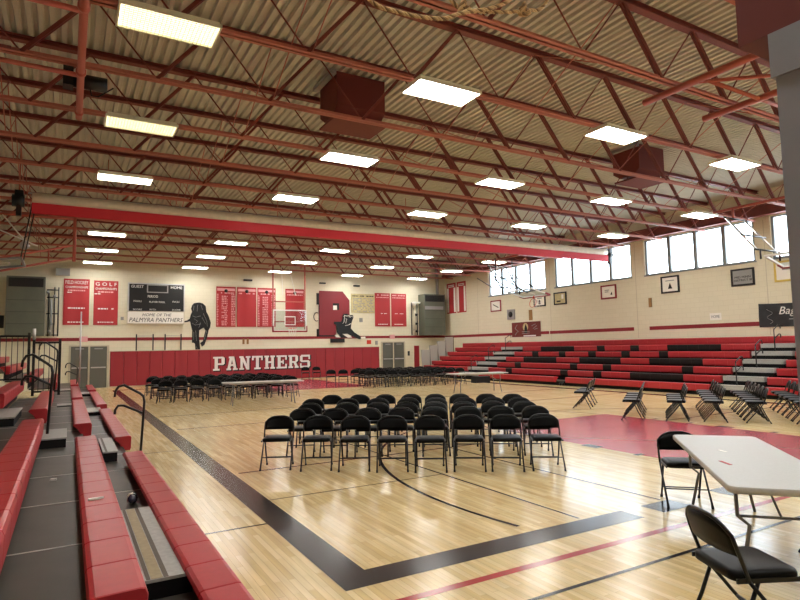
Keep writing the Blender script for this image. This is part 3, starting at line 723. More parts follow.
# right side
t = thing('bleachers', 'seven rows of red bleacher benches with black blocks along the right wall', 'bleachers', (0, 0, 0))
xs = [18.5+.6*i for i in range(7)]
BL = {1: [(22.22, 22.68), (18.52, 18.97), (16.66, 17.1), (13.0, 15.27)], 2: [(22.22, 22.68), (18.52, 18.95), (16.66, 17.1), (13.0, 13.45)],
      3: [(20.38, 22.68), (16.66, 18.95), (13.0, 15.27)], 4: [(22.22, 22.68), (20.36, 20.8), (18.5, 18.95), (16.66, 17.1), (14.83, 15.25)],
      5: [(20.36, 22.66), (18.5, 18.95), (16.65, 17.1), (13.0, 15.28)], 0: [], 6: []}
YE = 30.4
for i in range(7):
    runs = [(25.9-.0*i, YE), (11.62, 24.05), (2.0, 10.14 if i else 9.9)]
    if i == 0: runs = [(25.9, YE), (18.75, 24.15), (11.7, 18.1), (2.0, 9.9)]
    if i == 6: runs = [(2.0, YE)]
    for (a, c) in runs:
        cuts = sorted([k_ for k_ in BL[i] if k_[0] >= a-.01 and k_[1] <= c+.01]); p = a
        for (u, v) in cuts:
            if u-p > .05: bench(t, -1, xs[i], SZ[i], p, u, 'seatred')
            bench(t, -1, xs[i], SZ[i], u, v, 'seatblk', 'bench_block', 'black seat block set into the red bench'); p = v
        if c-p > .05: bench(t, -1, xs[i], SZ[i], p, c, 'seatred')
    dz = SZ[i]-.17
    mb('decking').box((xs[i]+.12, 2.0, dz-.04), (min(xs[i]+.75, XR-.02), YE, dz)).build('tier_deck', t)
    if i: mb('under').box((xs[i]+.13, 2.0, SZ[i-1]-.17), (xs[i]+.15, YE, dz-.04)).build('riser', t)
mb('under').box((xs[0]+.14, 2.0, .0), (xs[0]+.17, YE, .17)).build('riser', t)
mb('seatred').box((xs[6]+.02, 2.0, SZ[6]-.33), (xs[6]+.06, YE, SZ[6]-.1)).build('back_board', t)
for (ya, yb, dk) in ((24.1, 25.85, 0), (10.2, 11.56, 0)):       # aisle steps
    for i in range(6):
        z1 = SZ[i]-.0
        mb('stepgrey').box((xs[i]-.02, ya+.02, z1-.15), (xs[i]+.30, yb-.02, z1)).build('aisle_step', t)
        mb('under').box((xs[i]+.02, ya+.03, z1-.262), (xs[i]+.3, yb-.03, z1-.15)).build('step_front', t)
        mb('stepgrey').box((xs[i]+.3, ya+.2, z1-.16), (xs[i]+.5, yb-.2, z1-.02)).build('aisle_step', t)
def handrail(parent, x, y, z, sgn, h=.95, name='handrail'):
    q = mb('rail'); r = .019
    for hh in (h, h-.32):
        L_ = .42; pts = [(x, y, z+hh-.06), (x+sgn*.02, y, z+hh-.015), (x+sgn*.07, y, z+hh+.005), (x+sgn*(L_-.12), y, z+hh+.13), (x+sgn*(L_-.04), y, z+hh+.13), (x+sgn*L_, y, z+hh+.08), (x+sgn*L_, y, z+hh+.0)]
        q.tube(pts, r)
    q.tube([(x, y, z), (x, y, z+h-.055)], r)
    return q.build(name, parent)
for (yy, rws) in ((10.86, (0, 2, 4)), (25.0, (0, 2, 4))):
    for i in rws: handrail(t, xs[i]+.2, yy, SZ[i], 1, .78)
for i in range(1, 5):   # grey end panels
    mb('panelg').prism([(xs[i]-.05, SZ[i]-.25), (xs[i]+.5, SZ[i]-.25), (xs[i]+.5, SZ[i]+.95), (xs[i]-.12, SZ[i]+.95)], lambda u, v, k: (u, k, v), YE+.06, YE+.09).build('end_panel', t)
    mb('rail').tube([(xs[i]+.54, YE+.075, SZ[i]-.3), (xs[i]+.54, YE+.075, SZ[i]+1.0)], .02).build('end_post', t)
for x in (xs[0]+.35, xs[0]+.45): mb('black').tube([(xs[0]+.0, 18.4 if x < 18.9 else 18.25, .07), (xs[0]+.05, 18.4 if x < 18.9 else 18.25, .07)], .07, n=12).build('transport_wheel', t)

# left side (front edge X = .98)
t = thing('bleachers', 'red and black bleachers with grey aisle steps in the left foreground', 'bleachers', (0, 0, 0))
xl = [.98, .38, -.26, -.87, -1.48, -2.09, -2.7]
A1, A2 = 9.35, 11.0        # aisle
runs = {0: [(1.4, A1-.1), (10.95, 16.6), (18.0, 24.0), (25.2, 29.0)], 1: [(3.22, A1), (A2, 16.6), (17.4, 23.2), (24.4, 29.0)],
        2: [(1.0, A1+.2), (A2+.2, 16.4)], 3: [(1.0, A1+.2), (A2+.4, 16.4)], 4: [(1.0, A1), (A2+.4, 16.4)], 5: [(1.0, A1), (A2+.4, 16.4)], 6: [(1.0, 16.4)]}
for i in range(7):
    for a, c in runs[i]: bench(t, 1, xl[i], SZ[i], a, c, 'seatred')
    ye = 29.5 if i < 2 else 16.6
    dz = SZ[i]-.17; x1_ = xl[i]-.13; x0_ = max(xl[i]-.74, XL+.02)
    dk = mb('decking').box((x0_, -1.0, dz-.04), (x1_, ye, dz)).build('tier_deck', t)
    y = 2.02
    while y < ye and i < 4:
        mb('seam').box((x0_+.01, y-.009, dz), (x1_-.01, y+.009, dz+.003)).build('deck_seam', dk); y += 1.36
    mb('under').box((x1_-.03, -1.0, (SZ[i-1]-.17) if i else 0), (x1_-.015, ye, dz-.04)).build('riser', t)
def gstep(x0, x1, y0, y1, z0, z1):
    s_ = mb('under').box((x0+.01, y0+.01, z0), (x1-.01, y1-.01, z1-.02)).build('aisle_step', t)
    w_ = x1-x0
    mb('stepgrey').box((x0, y0, z1-.02), (x1, y1, z1)).build('tread', s_)
    return s_
s_ = gstep(.46, .77, 4.15, 6.08, SZ[0]-.17, .33)
for a, c, k in ((.475, .50, 'stepdark'), (.505, .575, 'steptan'), (.58, .61, 'stepdark')): mb(k).box((a, 4.16, .3301), (c, 6.07, .332)).build('grip_strip', s_)
mb('stepdark').box((.71, 4.16, .3301), (.73, 6.07, .331)).build('grip_strip', s_)
s_ = gstep(.48, .68, 9.55, 11.1, SZ[0]-.17, .35); mb('stepdark').box((.51, 9.56, .3501), (.54, 11.09, .352)).build('grip_strip', s_)
gstep(-.33, .02, 9.6, 10.75, SZ[1]-.17, .6); gstep(-1.0, -.66, 10.4, 12.1, SZ[2]-.17, .86); gstep(-1.62, -1.3, 10.2, 11.9, SZ[3]-.17, 1.12)
for a, c in ((16.7, 17.3), (23.3, 24.3)): gstep(-.2, .38, a, c, SZ[1]-.3, .5)
for a, c in ((16.7, 17.9), (24.1, 25.1)): gstep(.4, .8, a, c, .1, .3)
# handrails: front of the aisle and at the third row
def prail(pts_list, r=.02):
    q = mb('rail')
    for p in pts_list: q.tube(p, r)
    return q.build('handrail', t)
def loop_rail(x, y, z0, z1, L_):
    post = [(x, y, z0), (x+.05, y, z1-.12), (x+.035, y, z1-.03), (x-.02, y, z1+.02)]
    top = [(x-.02, y, z1+.02), (x-L_+.12, y, z1+.16), (x-L_+.04, y, z1+.14), (x-L_, y, z1+.07), (x-L_-.01, y, z1-.02)]
    mid = [(x+.03, y, z1-.3), (x-L_+.12, y, z1-.16), (x-L_+.04, y, z1-.16), (x-L_, y, z1-.22), (x-L_-.005, y, z1-.29)]
    prail([post+top[1:], mid])
loop_rail(1.04, 10.2, .03, 1.11, .37)
loop_rail(-.24, 10.2, .72-.25, 1.62, .33)
loop_rail(.3, 25.0, .3, 1.25, .35); loop_rail(-.26, 16.5, .9, 1.9, .33)
# guard rails at the end of the upper rows
t2 = thing('guard_rail', 'black barred steel guard rail across the end of the upper left benches', 'railing', (0, 16.75, 0), 0)
def gpanel(x0, x1, z0, z1, y=0):
    q = mb('rail').box((x0, y-.02, z1-.05), (x1, y+.02, z1)).box((x0, y-.02, z0), (x1, y+.02, z0+.04)); q.build('rail', t2)
    n = max(2, int(round((x1-x0)/.115)))
    for i in range(1, n): x = x0+(x1-x0)*i/n; mb('rail').tube([(x, y, z0), (x, y, z1)], .009, n=6).build('baluster', t2)
    for x in (x0, x1): mb('rail').box((x-.03, y-.03, z0-.08), (x+.03, y+.03, z1+.06)).build('post', t2)
gpanel(-.72, -.17, .84, 2.08); gpanel(-2.1, -.82, 1.16, 2.24); gpanel(-3.5, -2.2, 1.6, 2.5)
mb('alu').tube([(-.72, 0, 2.12), (-.72, 0, 2.4)], .035).build('post_cap', t2)
# benches beyond
t3 = thing('bleachers', 'short section of red bleachers beyond the guard rail at far left', 'bleachers', (0, 0, 0))
for i in range(2, 7):
    bench(t3, 1, xl[i], SZ[i], 21.0+.0*i, 29.0, 'seatred')
    mb('decking').box((max(xl[i]-.74, XL+.02), 20.9, SZ[i]-.21), (xl[i]-.13, 29.2, SZ[i]-.17)).build('tier_deck', t3)
    mb('under').box((xl[i]-.16, 20.9, SZ[i-1]-.17 if i > 2 else .3), (xl[i]-.145, 29.2, SZ[i]-.21)).build('riser', t3)
o = mb('alu').tube([(.43, 26.0, .2), (.43, 26.0, 3.4)], .025).build('upright_pole'); tag(o, 'thin pale upright pole in front of the left doors', 'pole')
# litter
t = thing('bottle', 'crushed clear plastic bottle lying on the deck beside the front bench', 'bottle', (.62, 6.85, .21))
random.seed(3); q = mb('glass2') if False else mb('blueline'); 
q.tube([(0, -.1, .04), (.01, -.05, .05), (0, 0, .035), (.02, .06, .045), (.03, .1, .03)], [.03, .05, .035, .045, .02], n=9); q.build('bottle_body', t)
mb('white').tube([(.03, .1, .03), (.035, .13, .028)], .018, n=8).build('bottle_cap', t)
mb('white').tube([(.0, -.02, .042), (.01, .04, .045)], [.046, .05], n=9).build('bottle_label', t)
o = mb('paper').prism([(-.05, -.03), (.0, -.03), (.05, -.01), (.06, .015), (-.02, .02), (-.05, .01)], lambda u, v, k: (.22+u, 5.3+v, k), SZ[1]+.001, SZ[1]+.012).build('paper_scrap'); tag(o, 'torn strip of paper lying on the second red bench', 'paper scrap')
o = mb('paper').prism([(-.03, -.02), (.03, -.025), (.035, .02), (-.02, .03)], lambda u, v, k: (-.1+u, 7.2+v, k), SZ[1]-.17+.003, SZ[1]-.15).build('paper_scrap'); tag(o, 'small white crumb of paper on the dark deck between the red benches', 'paper scrap')

# ------------------------------------------------------------------ chairs
def chair_parts():
    P = {}
    # seat: rounded pad
    def rr(hw, hd0, hd1, r, n=5):
        pts = []
        for (cx, cyy, a0) in ((hw-r, hd1-r, 0), (-hw+r, hd1-r, PI/2), (-hw+r, -hd0+r, PI), (hw-r, -hd0+r, 1.5*PI)):
            for i in range(n+1):
                a = a0+i*PI/2/n; pts.append((cx+r*math.cos(a), cyy+r*math.sin(a)))
        return pts
    q = mb('chairvin'); base = rr(.205, .21, .18, .06); n = len(base); rings = []
    for s_, z in ((.97, .415), (1, .42), (1, .448), (.97, .462), (.85, .470)):
        rings.append([(x*s_, y*s_, z) for x, y in base])
    vs = [v for r_ in rings for v in r_]; fs = [(k*n+j, k*n+(j+1) % n, (k+1)*n+(j+1) % n, (k+1)*n+j) for k in range(4) for j in range(n)]
    fs += [tuple(range(n)), tuple(4*n+j for j in range(n))]
    q.add(vs, fs, None, True); P['seat'] = q.mesh('seat')
    # side profile: front foot (y=-.22,z=0) -> back top (y=.24,z=.78)
    def side(z):
        return -.24+.36*(z/.44) if z < .44 else .12+.10*((z-.44)/.34)
    # back rest: curved panel
    q = mb('chairvin'); cols = 13; vsF = []; 
    for i in range(cols):
        u = -1+2*i/(cols-1); hw = .212
        top = .735-.08*abs(u)**3.2; bot = .55+.004*u*u
        for j in range(5):
            z = bot+(top-bot)*j/4; bulge = .03*(1-u*u)
            vsF.append((u*hw, side(z)+bulge-.012, z))
    vsB = [(x, y+.018, z) for x, y, z in vsF]; K = len(vsF)
    fs = [(i*5+j, i*5+j+1, (i+1)*5+j+1, (i+1)*5+j) for i in range(cols-1) for j in range(4)]
    fs += [(K+a, K+b_, K+c, K+d) for a, b_, c, d in [(f[3], f[2], f[1], f[0]) for f in fs]]
    rim = [i*5 for i in range(cols)]+[(cols-1)*5+j for j in range(1, 5)]+[i*5+4 for i in range(cols-2, -1, -1)]+[j for j in range(3, 0, -1)]
    fs += [(rim[i], rim[(i+1) % len(rim)], K+rim[(i+1) % len(rim)], K+rim[i]) for i in range(len(rim))]
    q.add(vsF+vsB, fs, None, True); P['backrest'] = q.mesh('backrest')
    # back frame tube over the top
    pts = [(-.222, side(.42), .42), (-.222, side(.6), .6)]
    for i in range(11):
        u = -1+2*i/10; z = .747-.085*abs(u)**3.2; pts.append((u*.216, side(z)+.02*(1-u*u), z))
    pts += [(.222, side(.6), .6), (.222, side(.42), .42)]
    P['back_frame'] = mb('chairmet').tube(pts, .0115, n=8).mesh('back_frame')
    for s_ in (-1, 1):
        P['leg%d' % s_] = mb('chairmet').tube([(s_*.222, side(.42), .42), (s_*.222, side(.2), .2), (s_*.222, side(.0), .012)], .0115, n=8).tube([(s_*.222, side(0), .0), (s_*.222, side(.03), .03)], .015, 'foot').mesh('leg')
        P['leg%d' % (s_*2)] = mb('chairmet').tube([(s_*.2, .04, .42), (s_*.2, .13, .2), (s_*.2, .225, .01)], .0115, n=8).tube([(s_*.2, .23, .0), (s_*.2, .217, .03)], .015, 'foot').mesh('leg')
    P['cb1'] = mb('chairmet').tube([(-.222, side(.17), .17), (.222, side(.17), .17)], .008, n=6).mesh('crossbar')
    P['cb2'] = mb('chairmet').tube([(-.2, .165, .13), (.2, .165, .13)], .008, n=6).mesh('crossbar')
    P['side1'] = mb('chairmet').bar((-.21, -.2, .425), (-.21, .17, .425), .012, .025).bar((.21, -.2, .425), (.21, .17, .425), .012, .025).bar((-.21, -.15, .42), (.21, -.15, .42), .02, .012).mesh('seat_frame')
    return P
CP = chair_parts()
def make_chair(loc, rz, label, group=None):
    t = thing('folding_chair', label, 'chair', (*loc, 0), rz, group)
    for k, me in CP.items():
        o = bpy.data.objects.new(me.name.split('.')[0], me); COL.objects.link(o); o.parent = t
    return t
def merged_chair():
    q = MB()
    vs = []; 
    for k, me in CP.items():
        key = 'chairvin' if k in ('seat', 'backrest') else 'chairmet'
        q.add([tuple(v.co) for v in me.vertices], [tuple(p.vertices) for p in me.polygons], key, True)
    return q.mesh('folding_chair')
FARCH = merged_chair()
def far_chair(loc, rz, label, group):
    o = bpy.data.objects.new('folding_chair', FARCH); COL.objects.link(o); o.location = (*loc, 0); o.rotation_euler = (0, 0, rz)
    return tag(o, label, 'chair', group)
D = math.radians
# centre block, five rows of eight; backrest tops measured on the floor plan
R1 = [(2.8,8.56),(3.28,8.18),(3.73,7.82),(4.17,7.48),(4.61,7.14),(5.11,6.86),(5.56,6.56),(6.04,6.28)]
R2 = [(3.45,9.33),(3.90,8.98),(4.37,8.68),(4.85,8.40),(5.32,8.09),(5.80,7.80),(6.26,7.50),(6.72,7.17)]
R5 = [(4.94,11.58),(5.44,11.24),(5.89,10.9),(6.36,10.6),(6.76,10.26),(7.17,9.93),(7.60,9.57),(7.99,9.19)]
rowsP = [R1, R2]
for k in (1, 2): rowsP.append([((R2[i][0]*(3-k)+R5[i][0]*k)/3, (R2[i][1]*(3-k)+R5[i][1]*k)/3) for i in range(8)])
rowsP.append(R5)
shift = {2: [-.08, .03, .05, .02, .0, -.02, -.04, -.03], 3: [-.22, -.1, -.05, .0, .02, .05, .05, .0]}
for r, row in enumerate(rowsP):
    for c, (x, y) in enumerate(row):
        th = D(-31-(c-3.5)*1.5+random.uniform(-2, 2)); dx = shift.get(r, [0]*8)[c]-.07*c/7
        bx_, by_ = -math.sin(th), math.cos(th)
        make_chair((x*1.04+dx*.82-.21*bx_, y*1.04-dx*.57-.21*by_), th, 'black folding chair, %s from left in row %s of the centre block' % (ORD[c], ['one (nearest)', 'two', 'three', 'four', 'five (farthest)'][r]), 'folding chairs in the centre block')
# right-hand rows seen from the side
GR = [('A', (12.6, 11.68), 3, 28, .62), ('B', (11.62, 9.24), 4, 28, .62), ('C', (12.23, 8.51), 4, 28, .55), ('D', (12.72, 7.92), 6, 28, .6), ('E', (13.22, 7.27), 6, 30, .58), ('F', (13.83, 6.56), 6, 32, .57)]
for gi, (g, (x, y), n, ang, sp) in enumerate(GR):
    for k in range(n):
        d_ = sp*k; th = D(180+ang+4+random.uniform(-2, 2))
        make_chair((x+.81*d_, y+.59*d_), th, 'black folding chair seen side-on, %s nearest in the %s side row from left' % (ORD[k], ORD[gi]), 'folding chairs in side rows by the right bleachers')
# far blocks
for r in range(6):
    for c in range(9):
        far_chair((2.95+c*.555+.12*(r % 2)+random.uniform(-.03, .03), 21.75+r*.84-.07*c+random.uniform(-.04, .04)), D(-14+random.uniform(-6, 6)), 'black folding chair below PANTHERS lettering, %s from left, %s row back' % (ORD[c], ORD[r]), 'folding chairs in the far left block')
for c in range(2): far_chair((11.6+c*.62, 30.9-.1*c), D(-15), 'black folding chair against the red pads beside the letter S, %s one' % ('left' if c == 0 else 'right'), 'two chairs at the red pads')
for c in range(3): far_chair((10.95+.5*c, 25.75-.3*c), D(-22), 'black folding chair, %s of three loose ones left of the far middle block' % ORD[c], 'loose chairs beside the far middle block')
for r in range(5):
    for c in range(1 if r > 1 else 0, 9):
        far_chair((11.75+c*.54+.1*r+random.uniform(-.03, .03), 23.3+r*.8-.12*c+random.uniform(-.05, .05)), D(-24+random.uniform(-12, 12)), 'black folding chair before the right doors, %s from left, %s row back' % (ORD[c-(1 if r > 1 else 0)], ORD[r]), 'folding chairs in the far middle block')

# tables
def table(cx_, cy_, L_, W_, ang, lab, th=.035, z=.74):
    t = thing('folding_table', lab, 'table', (cx_, cy_, 0), D(ang), 'grey folding tables')
    hl, hw, r = L_/2, W_/2, .07; base = []
    for (px_, py_, a0) in ((hl-r, hw-r, 0), (-hl+r, hw-r, PI/2), (-hl+r, -hw+r, PI), (hl-r, -hw+r, 1.5*PI)):
        for i in range(7): a = a0+i*PI/12; base.append((px_+r*math.cos(a), py_+r*math.sin(a)))
    n = len(base); q = mb('table'); rings = [[(x*s_, y*(1-(1-s_)*hl/hw), zz) for x, y in base] for s_, zz in ((.994, z-th), (1, z-th+.008), (1, z-.008), (.994, z))]
    q.add([v for r_ in rings for v in r_], [(k*n+j, k*n+(j+1) % n, (k+1)*n+(j+1) % n, (k+1)*n+j) for k in range(3) for j in range(n)], None, True)
    q.add(rings[3], [tuple(range(n))]); q.add(rings[0], [tuple(range(n))])
    q.build('tabletop', t)
    mb('tabled').box((-hl+.2, -hw+.05, z-th-.03), (hl-.2, -hw+.08, z-th)).box((-hl+.2, hw-.08, z-th-.03), (hl-.2, hw-.05, z-th)).build('underframe', t)
    for sx in (-1, 1):
        for s_ in (-1, 1):
            mb('tleg').tube([(sx*(hl-.36), s_*.3, z-th-.01), (sx*(hl-.34), s_*.3, .45), (sx*(hl-.34), s_*.22, .38), (sx*(hl-.3), s_*.3, .0)], .015, n=8).build('leg', t)
        mb('tleg').tube([(sx*(hl-.34), -.3, .45), (sx*(hl-.34), .3, .45)], .012, n=6).build('leg_brace', t)
        mb('tleg').tube([(sx*(hl-.34), 0, .45), (sx*(hl-.75), 0, z-th-.02)], .009, n=6).build('folding_brace', t)
    return t
# near table: far-left corner (6.05,4.32), near-left corner (4.13,2.51)
ca, sa = math.cos(D(43.5)), math.sin(D(43.5))
TL, TW = 2.55, .84
ox, oy = 6.05-ca*TL/2+sa*TW/2, 4.30-sa*TL/2-ca*TW/2
table(ox, oy, TL, TW, 43.5, 'grey folding table with a red mark in the right foreground', .05)
q = mb('banner').bar((5.04, 3.12, .7412), (4.95, 2.97, .7412), .03, .002); o = q.build('paper_scrap'); tag(o, 'small red scrap lying on the near grey table', 'paper scrap')
o = mb('paper').bar((5.53, 3.43, .7412), (5.49, 3.33, .7412), .03, .002).build('paper_scrap'); tag(o, 'small pale scrap lying on the near grey table', 'paper scrap')
table(5.63, 18.95, 2.6, .76, -9, 'long grey folding table in front of the far left chair block')
table(13.75, 18.0, 2.35, .76, -10, 'long grey folding table in front of the far right bleachers')
make_chair((6.05, 4.18), D(-43), 'black folding chair behind the near grey table, facing it', 'folding chairs around the near table')
make_chair((3.56, 2.11), D(64), 'black folding chair in the bottom right foreground seen from behind', 'folding chairs around the near table').scale = (1.05, 1.05, 1.05)
make_chair((5.42, 2.38), D(223), 'black folding chair on the far side of the near table under its right edge', 'folding chairs around the near table')
make_chair((4.93, 2.02), D(215), 'black folding chair cut off by the right edge of the view beside the near table', 'folding chairs around the near table')
tt = mb('shadow').box((16.95, 22.3, 0), (17.8, 22.7, .3)).build('equipment_bag'); tag(tt, 'dark equipment bag on the floor behind the far right table', 'bag')

# ------------------------------------------------------------------ basketball hoops
def backboard(parent, fn, yk='white'):     # fn maps (u across, v up, w outward) to xyz
    hw, h_ = .91, 1.12
    def bx(a, c, k, name, p=parent):
        pts = [fn(u, v, w_) for w_ in (a[2], c[2]) for (u, v) in ((a[0], a[1]), (c[0], a[1]), (c[0], c[1]), (a[0], c[1]))]
        q = mb(k).add(pts, [(0,1,2,3),(7,6,5,4),(0,4,5,1),(1,5,6,2),(2,6,7,3),(3,7,4,0)]); return q.build(name, p)
    bx((-hw, 0, 0), (hw, h_, .015), 'bbglass', 'glass_board')
    for a, c in (((-hw, 0, -.03), (-hw+.06, h_, .03)), ((hw-.06, 0, -.03), (hw, h_, .03)), ((-hw, h_-.06, -.03), (hw, h_, .03)), ((-hw, 0, -.03), (hw, .06, .03))): bx(a, c, yk, 'board_frame')
    for a, c in (((-.3, .32, .018), (-.25, .78, .022)), ((.25, .32, .018), (.3, .78, .022)), ((-.3, .73, .018), (.3, .78, .022)), ((-.3, .32, .018), (.3, .36, .022))): bx(a, c, 'white', 'target_square')
    for s_ in (-1, 1): bx((s_*(hw+.03), -.04, -.04), (s_*(hw-.03), .28, .05), 'pad', 'edge_padding')
    bx((-hw, -.05, -.04), (hw, .03, .05), 'pad', 'edge_padding')
    q = mb('orange'); q.tube([fn(.225*math.cos(a_), .15, .38+.225*math.sin(a_)) for a_ in [2*PI*i/20 for i in range(20)]], .012, closed=True)
    q.tube([fn(0, .15, .02), fn(0, .15, .16)], .03); q.build('rim', parent)
    q = mb('white')
    for i in range(10):
        for dlt in (1, -1):
            a0 = 2*PI*i/10; pts = [fn((.225-.09*k/4)*math.cos(a0+dlt*k*.16), .15-.1*k, .38+(.225-.09*k/4)*math.sin(a0+dlt*k*.16)) for k in range(5)]
            q.tube(pts, .005, n=4)
    return q
t = thing('basketball_hoop', 'glass basketball backboard with red rim hanging before the far wall', 'basketball hoop', (10.0, 28.9, 2.7))
q = backboard(t, lambda u, v, w_: (u, -w_, v)); q.build('net', t)
for s_ in (-1, 1):
    mb('pipe').tube([(s_*.87, .12, .1), (s_*.87, .12, 3.5)], .04).build('mast_pipe', t)
    mb('white').tube([(s_*.35, .12, 1.9), (s_*.2, .75, 3.48)], .02).build('brace_pipe', t)
for s_ in (-1, 1): mb('pipe').tube([(s_*.87, -1.5, 3.48), (s_*.87, .8, 3.48)], .035).build('header_pipe', t)
mb('pipe').tube([(-.87, .12, 1.55), (.87, .12, 1.55)], .03).build('cross_pipe', t)
mb('pipe').tube([(-.87, .12, .5), (.87, .12, .5)], .03).build('cross_pipe', t)
def side_hoop(yc, lab, xt, zt, xb_, zb_, xh, yk='white', dr=1, long_arms=False):
    t = thing('basketball_hoop', lab, 'basketball hoop', (0, yc, 0), 0, 'folded side-court hoops')
    e = Vector((xt-xb_, 0, zt-zb_)).normalized(); nn = Vector((e.z, 0, -e.x))
    if nn.z > 0: nn = -nn
    base = Vector((xb_, 0, zb_))
    q = backboard(t, lambda u, v, w_: tuple(base+Vector((0, u, 0))+e*v+nn*w_), yk)
    q2 = MB()
    # short folded net
    q.build('net', t)
    if dr < 0:
        for s_ in (-1, 1):
            mb('pipe').tube([(xh, s_*.8, 6.18), (xb_+(xt-xb_)*.3, s_*.8, zb_+.2)], .03).build('support_arm', t)
            mb('rail').tube([(xh-dr*1.6, s_*.6, 6.18), (xt, s_*.5, zt+.05)], .018).build('fold_brace', t)
    if dr < 0: mb('pipe').tube([(xh, -1.2, 6.18), (xh, 1.2, 6.18)], .045).build('header_pipe', t)
    if dr > 0:
        for x in (18.5, 19.6):
            mb('rail' if long_arms else 'alu').tube([(x, 1.95, 5.85), (x, 1.0, 4.6)], .035).build('support_arm', t)
            if long_arms:
                mb('rail').tube([(x, 1.5, 5.4), (x, -.85, 4.2)], .035).build('support_arm', t)
                mb('rail').tube([(x, 2.9, 5.3), (x, 1.5, 4.6)], .028).build('fold_brace', t)
                mb('rail').tube([(x, 1.4, 6.15), (x, 1.4, 4.7)], .03).build('fold_brace', t)
            mb('rail').tube([(x, .9, 4.62), (x, .9, 4.3)], .03).build('fold_brace', t)
        for y, z in ((1.9, 5.8), (1.4, 5.15), (1.0, 4.62)): mb('rail').tube([(18.4, y, z), (19.8, y, z)], .03).build('cross_pipe', t)
        mb('pipe').tube([(19.0, 1.95, 5.82), (19.0, 1.95, 6.2)], .04).build('hanger_pipe', t)
        mb('pipe').tube([(19.0, .2, 6.17), (19.0, 2.6, 6.17)], .045).build('header_pipe', t)
    return t
side_hoop(21.1, 'side-court hoop folded up under the roof before the far windows', 18.35, 4.5, 19.85, 4.15, 21.4, long_arms=True)
side_hoop(8.85, 'side-court hoop folded up beside the grey column at right', 18.35, 4.5, 19.75, 4.12, 21.4)
t = side_hoop(20.3, 'side-court hoop with pinkish pipe truss folded up at the left edge of the view', -1.25, 4.5, -2.3, 4.35, -2.6, 'greyl', -1)
# left truss of folded hoops
mb('pipe').tube([(.1, .9, 6.2), (.1, .9, 4.72)], .05).build('mast_pipe', t)
for z in (5.25, 4.85):
    mb('pipe').tube([(.1, .9, z), (-3.4, .9, z-.95)], .035).build('truss_chord', t)
for x in (-.6, -1.3, -2.0): mb('pipe').tube([(x, .9, 5.25+(x-.1)*.27), (x, .9, 4.85+(x-.1)*.27)], .025).build('truss_strut', t)
mb('pipe').tube([(.1, .9, 6.1), (-3.4, .9, 6.1)], .04).build('truss_chord', t)
mb('white').tube([(-1.9, .9, 6.15), (-1.1, .9, 5.1)], .02).build('cable', t); mb('white').tube([(-3.2, .9, 6.15), (-.9, .9, 5.15)], .02).build('cable', t)
mb('alu').tube([(-1.25, .84, 5.15), (-1.25, .96, 5.15)], .13, n=12).build('pulley', t)
# near header pipe at top left with motor
t = thing('hoop_header_pipe', 'thick red pipe clamped under the joists at the upper left', 'pipe', (.07, 0, 6.12))
mb('pipe').tube([(0, 5.2, 0), (0, 11.9, 0)], .055, n=12).build('pipe', t)
for y in (5.97, 7.93, 9.89, 11.6):
    mb('pipe').tube([(0, y-.04, 0), (0, y+.04, 0)], .075, n=12).build('pipe_clamp', t)
for y, in ((7.93,), (9.89,)):
    mb('pipe').tube([(-.02, y+.06, -.03), (-3.6, y+.2, .08)], .04).build('strut', t)
    mb('steeld').tube([(-.9, y-.04, .15), (-3.6, y-.1, .1)], .028).build('strut', t)
t = thing('hoop_winch', 'black winch motor beside the red header pipe at upper left', 'winch', (.22, 10.75, 6.32))
mb('black').tube([(-.25, 0, .02), (.25, 0, .02)], .12, n=12).build('cable_drum', t); mb('black').box((-.4, -.12, -.12), (-.25, .12, .2)).build('motor_housing', t)
mb('black').tube([(0, 0, -.08), (.02, 0, -.2), (.12, 0, -.2), (.35, 0, .0)], .012).build('cable', t)
# near main hoop headers at upper right
t = thing('hoop_header_pipes', 'pair of thick red header pipes with braces at the upper right', 'pipe')
for x, y1 in ((8.95, 6.55), (10.65, 6.5)): mb('pipe').tube([(x, 2.0, 6.12), (x, y1, 6.12)], .06, n=12).build('header_pipe', t)
mb('pipe').tube([(8.95, 5.4, 6.08), (12.6, 5.5, 6.15)], .035).build('brace_pipe', t)
mb('pipe').tube([(8.95, 5.5, 6.08), (10.6, 4.2, 6.1)], .03).build('brace_pipe', t)
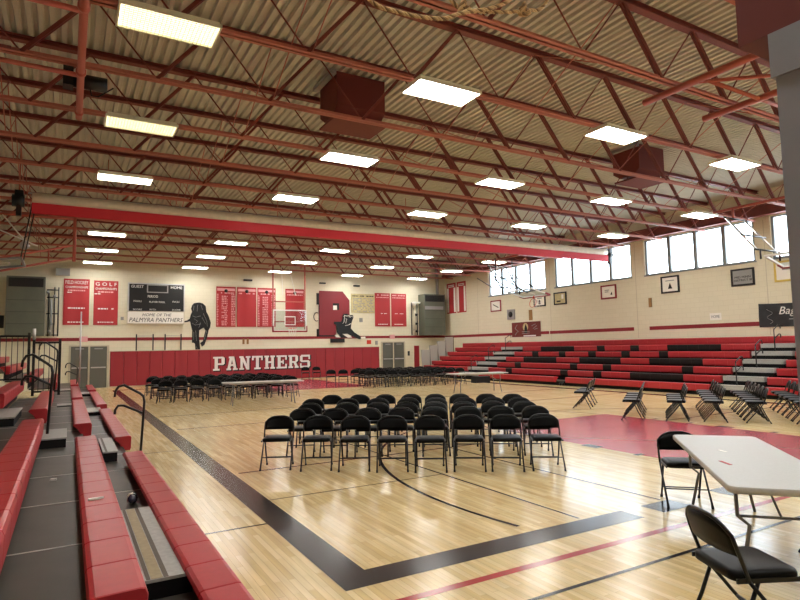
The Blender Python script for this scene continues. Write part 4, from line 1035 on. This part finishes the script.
# climbing rope
def twist(name, parent, pts, r):
    # three strands twisting round a sampled smooth path
    P_ = [Vector(p) for p in pts]; dense = []
    for i in range(len(P_)-1):
        p0, p1, p2, p3 = P_[max(i-1, 0)], P_[i], P_[i+1], P_[min(i+2, len(P_)-1)]
        for k in range(16):
            s_ = k/16; dense.append(.5*((2*p1)+(p2-p0)*s_+(2*p0-5*p1+4*p2-p3)*s_*s_+(3*p1-p0-3*p2+p3)*s_**3))
    dense.append(P_[-1]); q = mb('rope'); L_ = 0
    strands = [[], [], []]
    for i, p in enumerate(dense):
        if i: L_ += (p-dense[i-1]).length
        d = (dense[min(i+1, len(dense)-1)]-dense[max(i-1, 0)]).normalized(); u = d.cross(Vector((0, 1, 0))).normalized(); v = d.cross(u)
        for k in range(3):
            a = L_*55+k*2*PI/3; strands[k].append(p+(u*math.cos(a)+v*math.sin(a))*r*.5)
    for k in range(3): q.tube(strands[k], r*.55, 'rope' if k else 'roped', n=6)
    q.build(name, parent)
t = thing('climbing_rope', 'twisted tan climbing rope with two knots looped up under the roof', 'rope')
y = 4.0
twist('rope_strand', t, [(1.1, y, 6.15), (1.6, y, 5.2), (2.02, y, 4.66), (2.35, y, 4.60), (2.76, y, 4.66), (3.0, y, 4.78), (3.35, y, 4.93), (3.6, y, 5.1), (3.8, y, 5.4)], .02)
twist('rope_strand', t, [(2.75, y+.1, 5.2), (2.95, y+.08, 4.92), (3.1, y+.06, 4.87), (3.4, y+.05, 4.93), (3.8, y+.05, 5.06), (4.1, y+.05, 5.25), (4.4, y+.05, 6.15)], .02)
for (x, z) in ((3.05, 4.86), (3.78, 5.05)):
    twist('knot', t, [(x+.04*math.cos(a_), y+.03+.03*math.sin(2*a_), z+.045*math.sin(a_)) for a_ in [i*.8 for i in range(10)]], .024)
# grey column at the right edge
t = thing('steel_column', 'large grey steel column close to the viewer at the right edge', 'column', (2.06, .7, 0), 0)
mb('column').box((-.2, -.2, 0), (.2, .2, 2.6)).build('column_shaft', t)
mb('column').box((-.21, -.21, 2.6), (.21, .21, 2.74)).build('column_collar', t)
mb('hood').box((-.21, -.21, 2.74), (.3, .3, 3.1)).build('column_head', t)
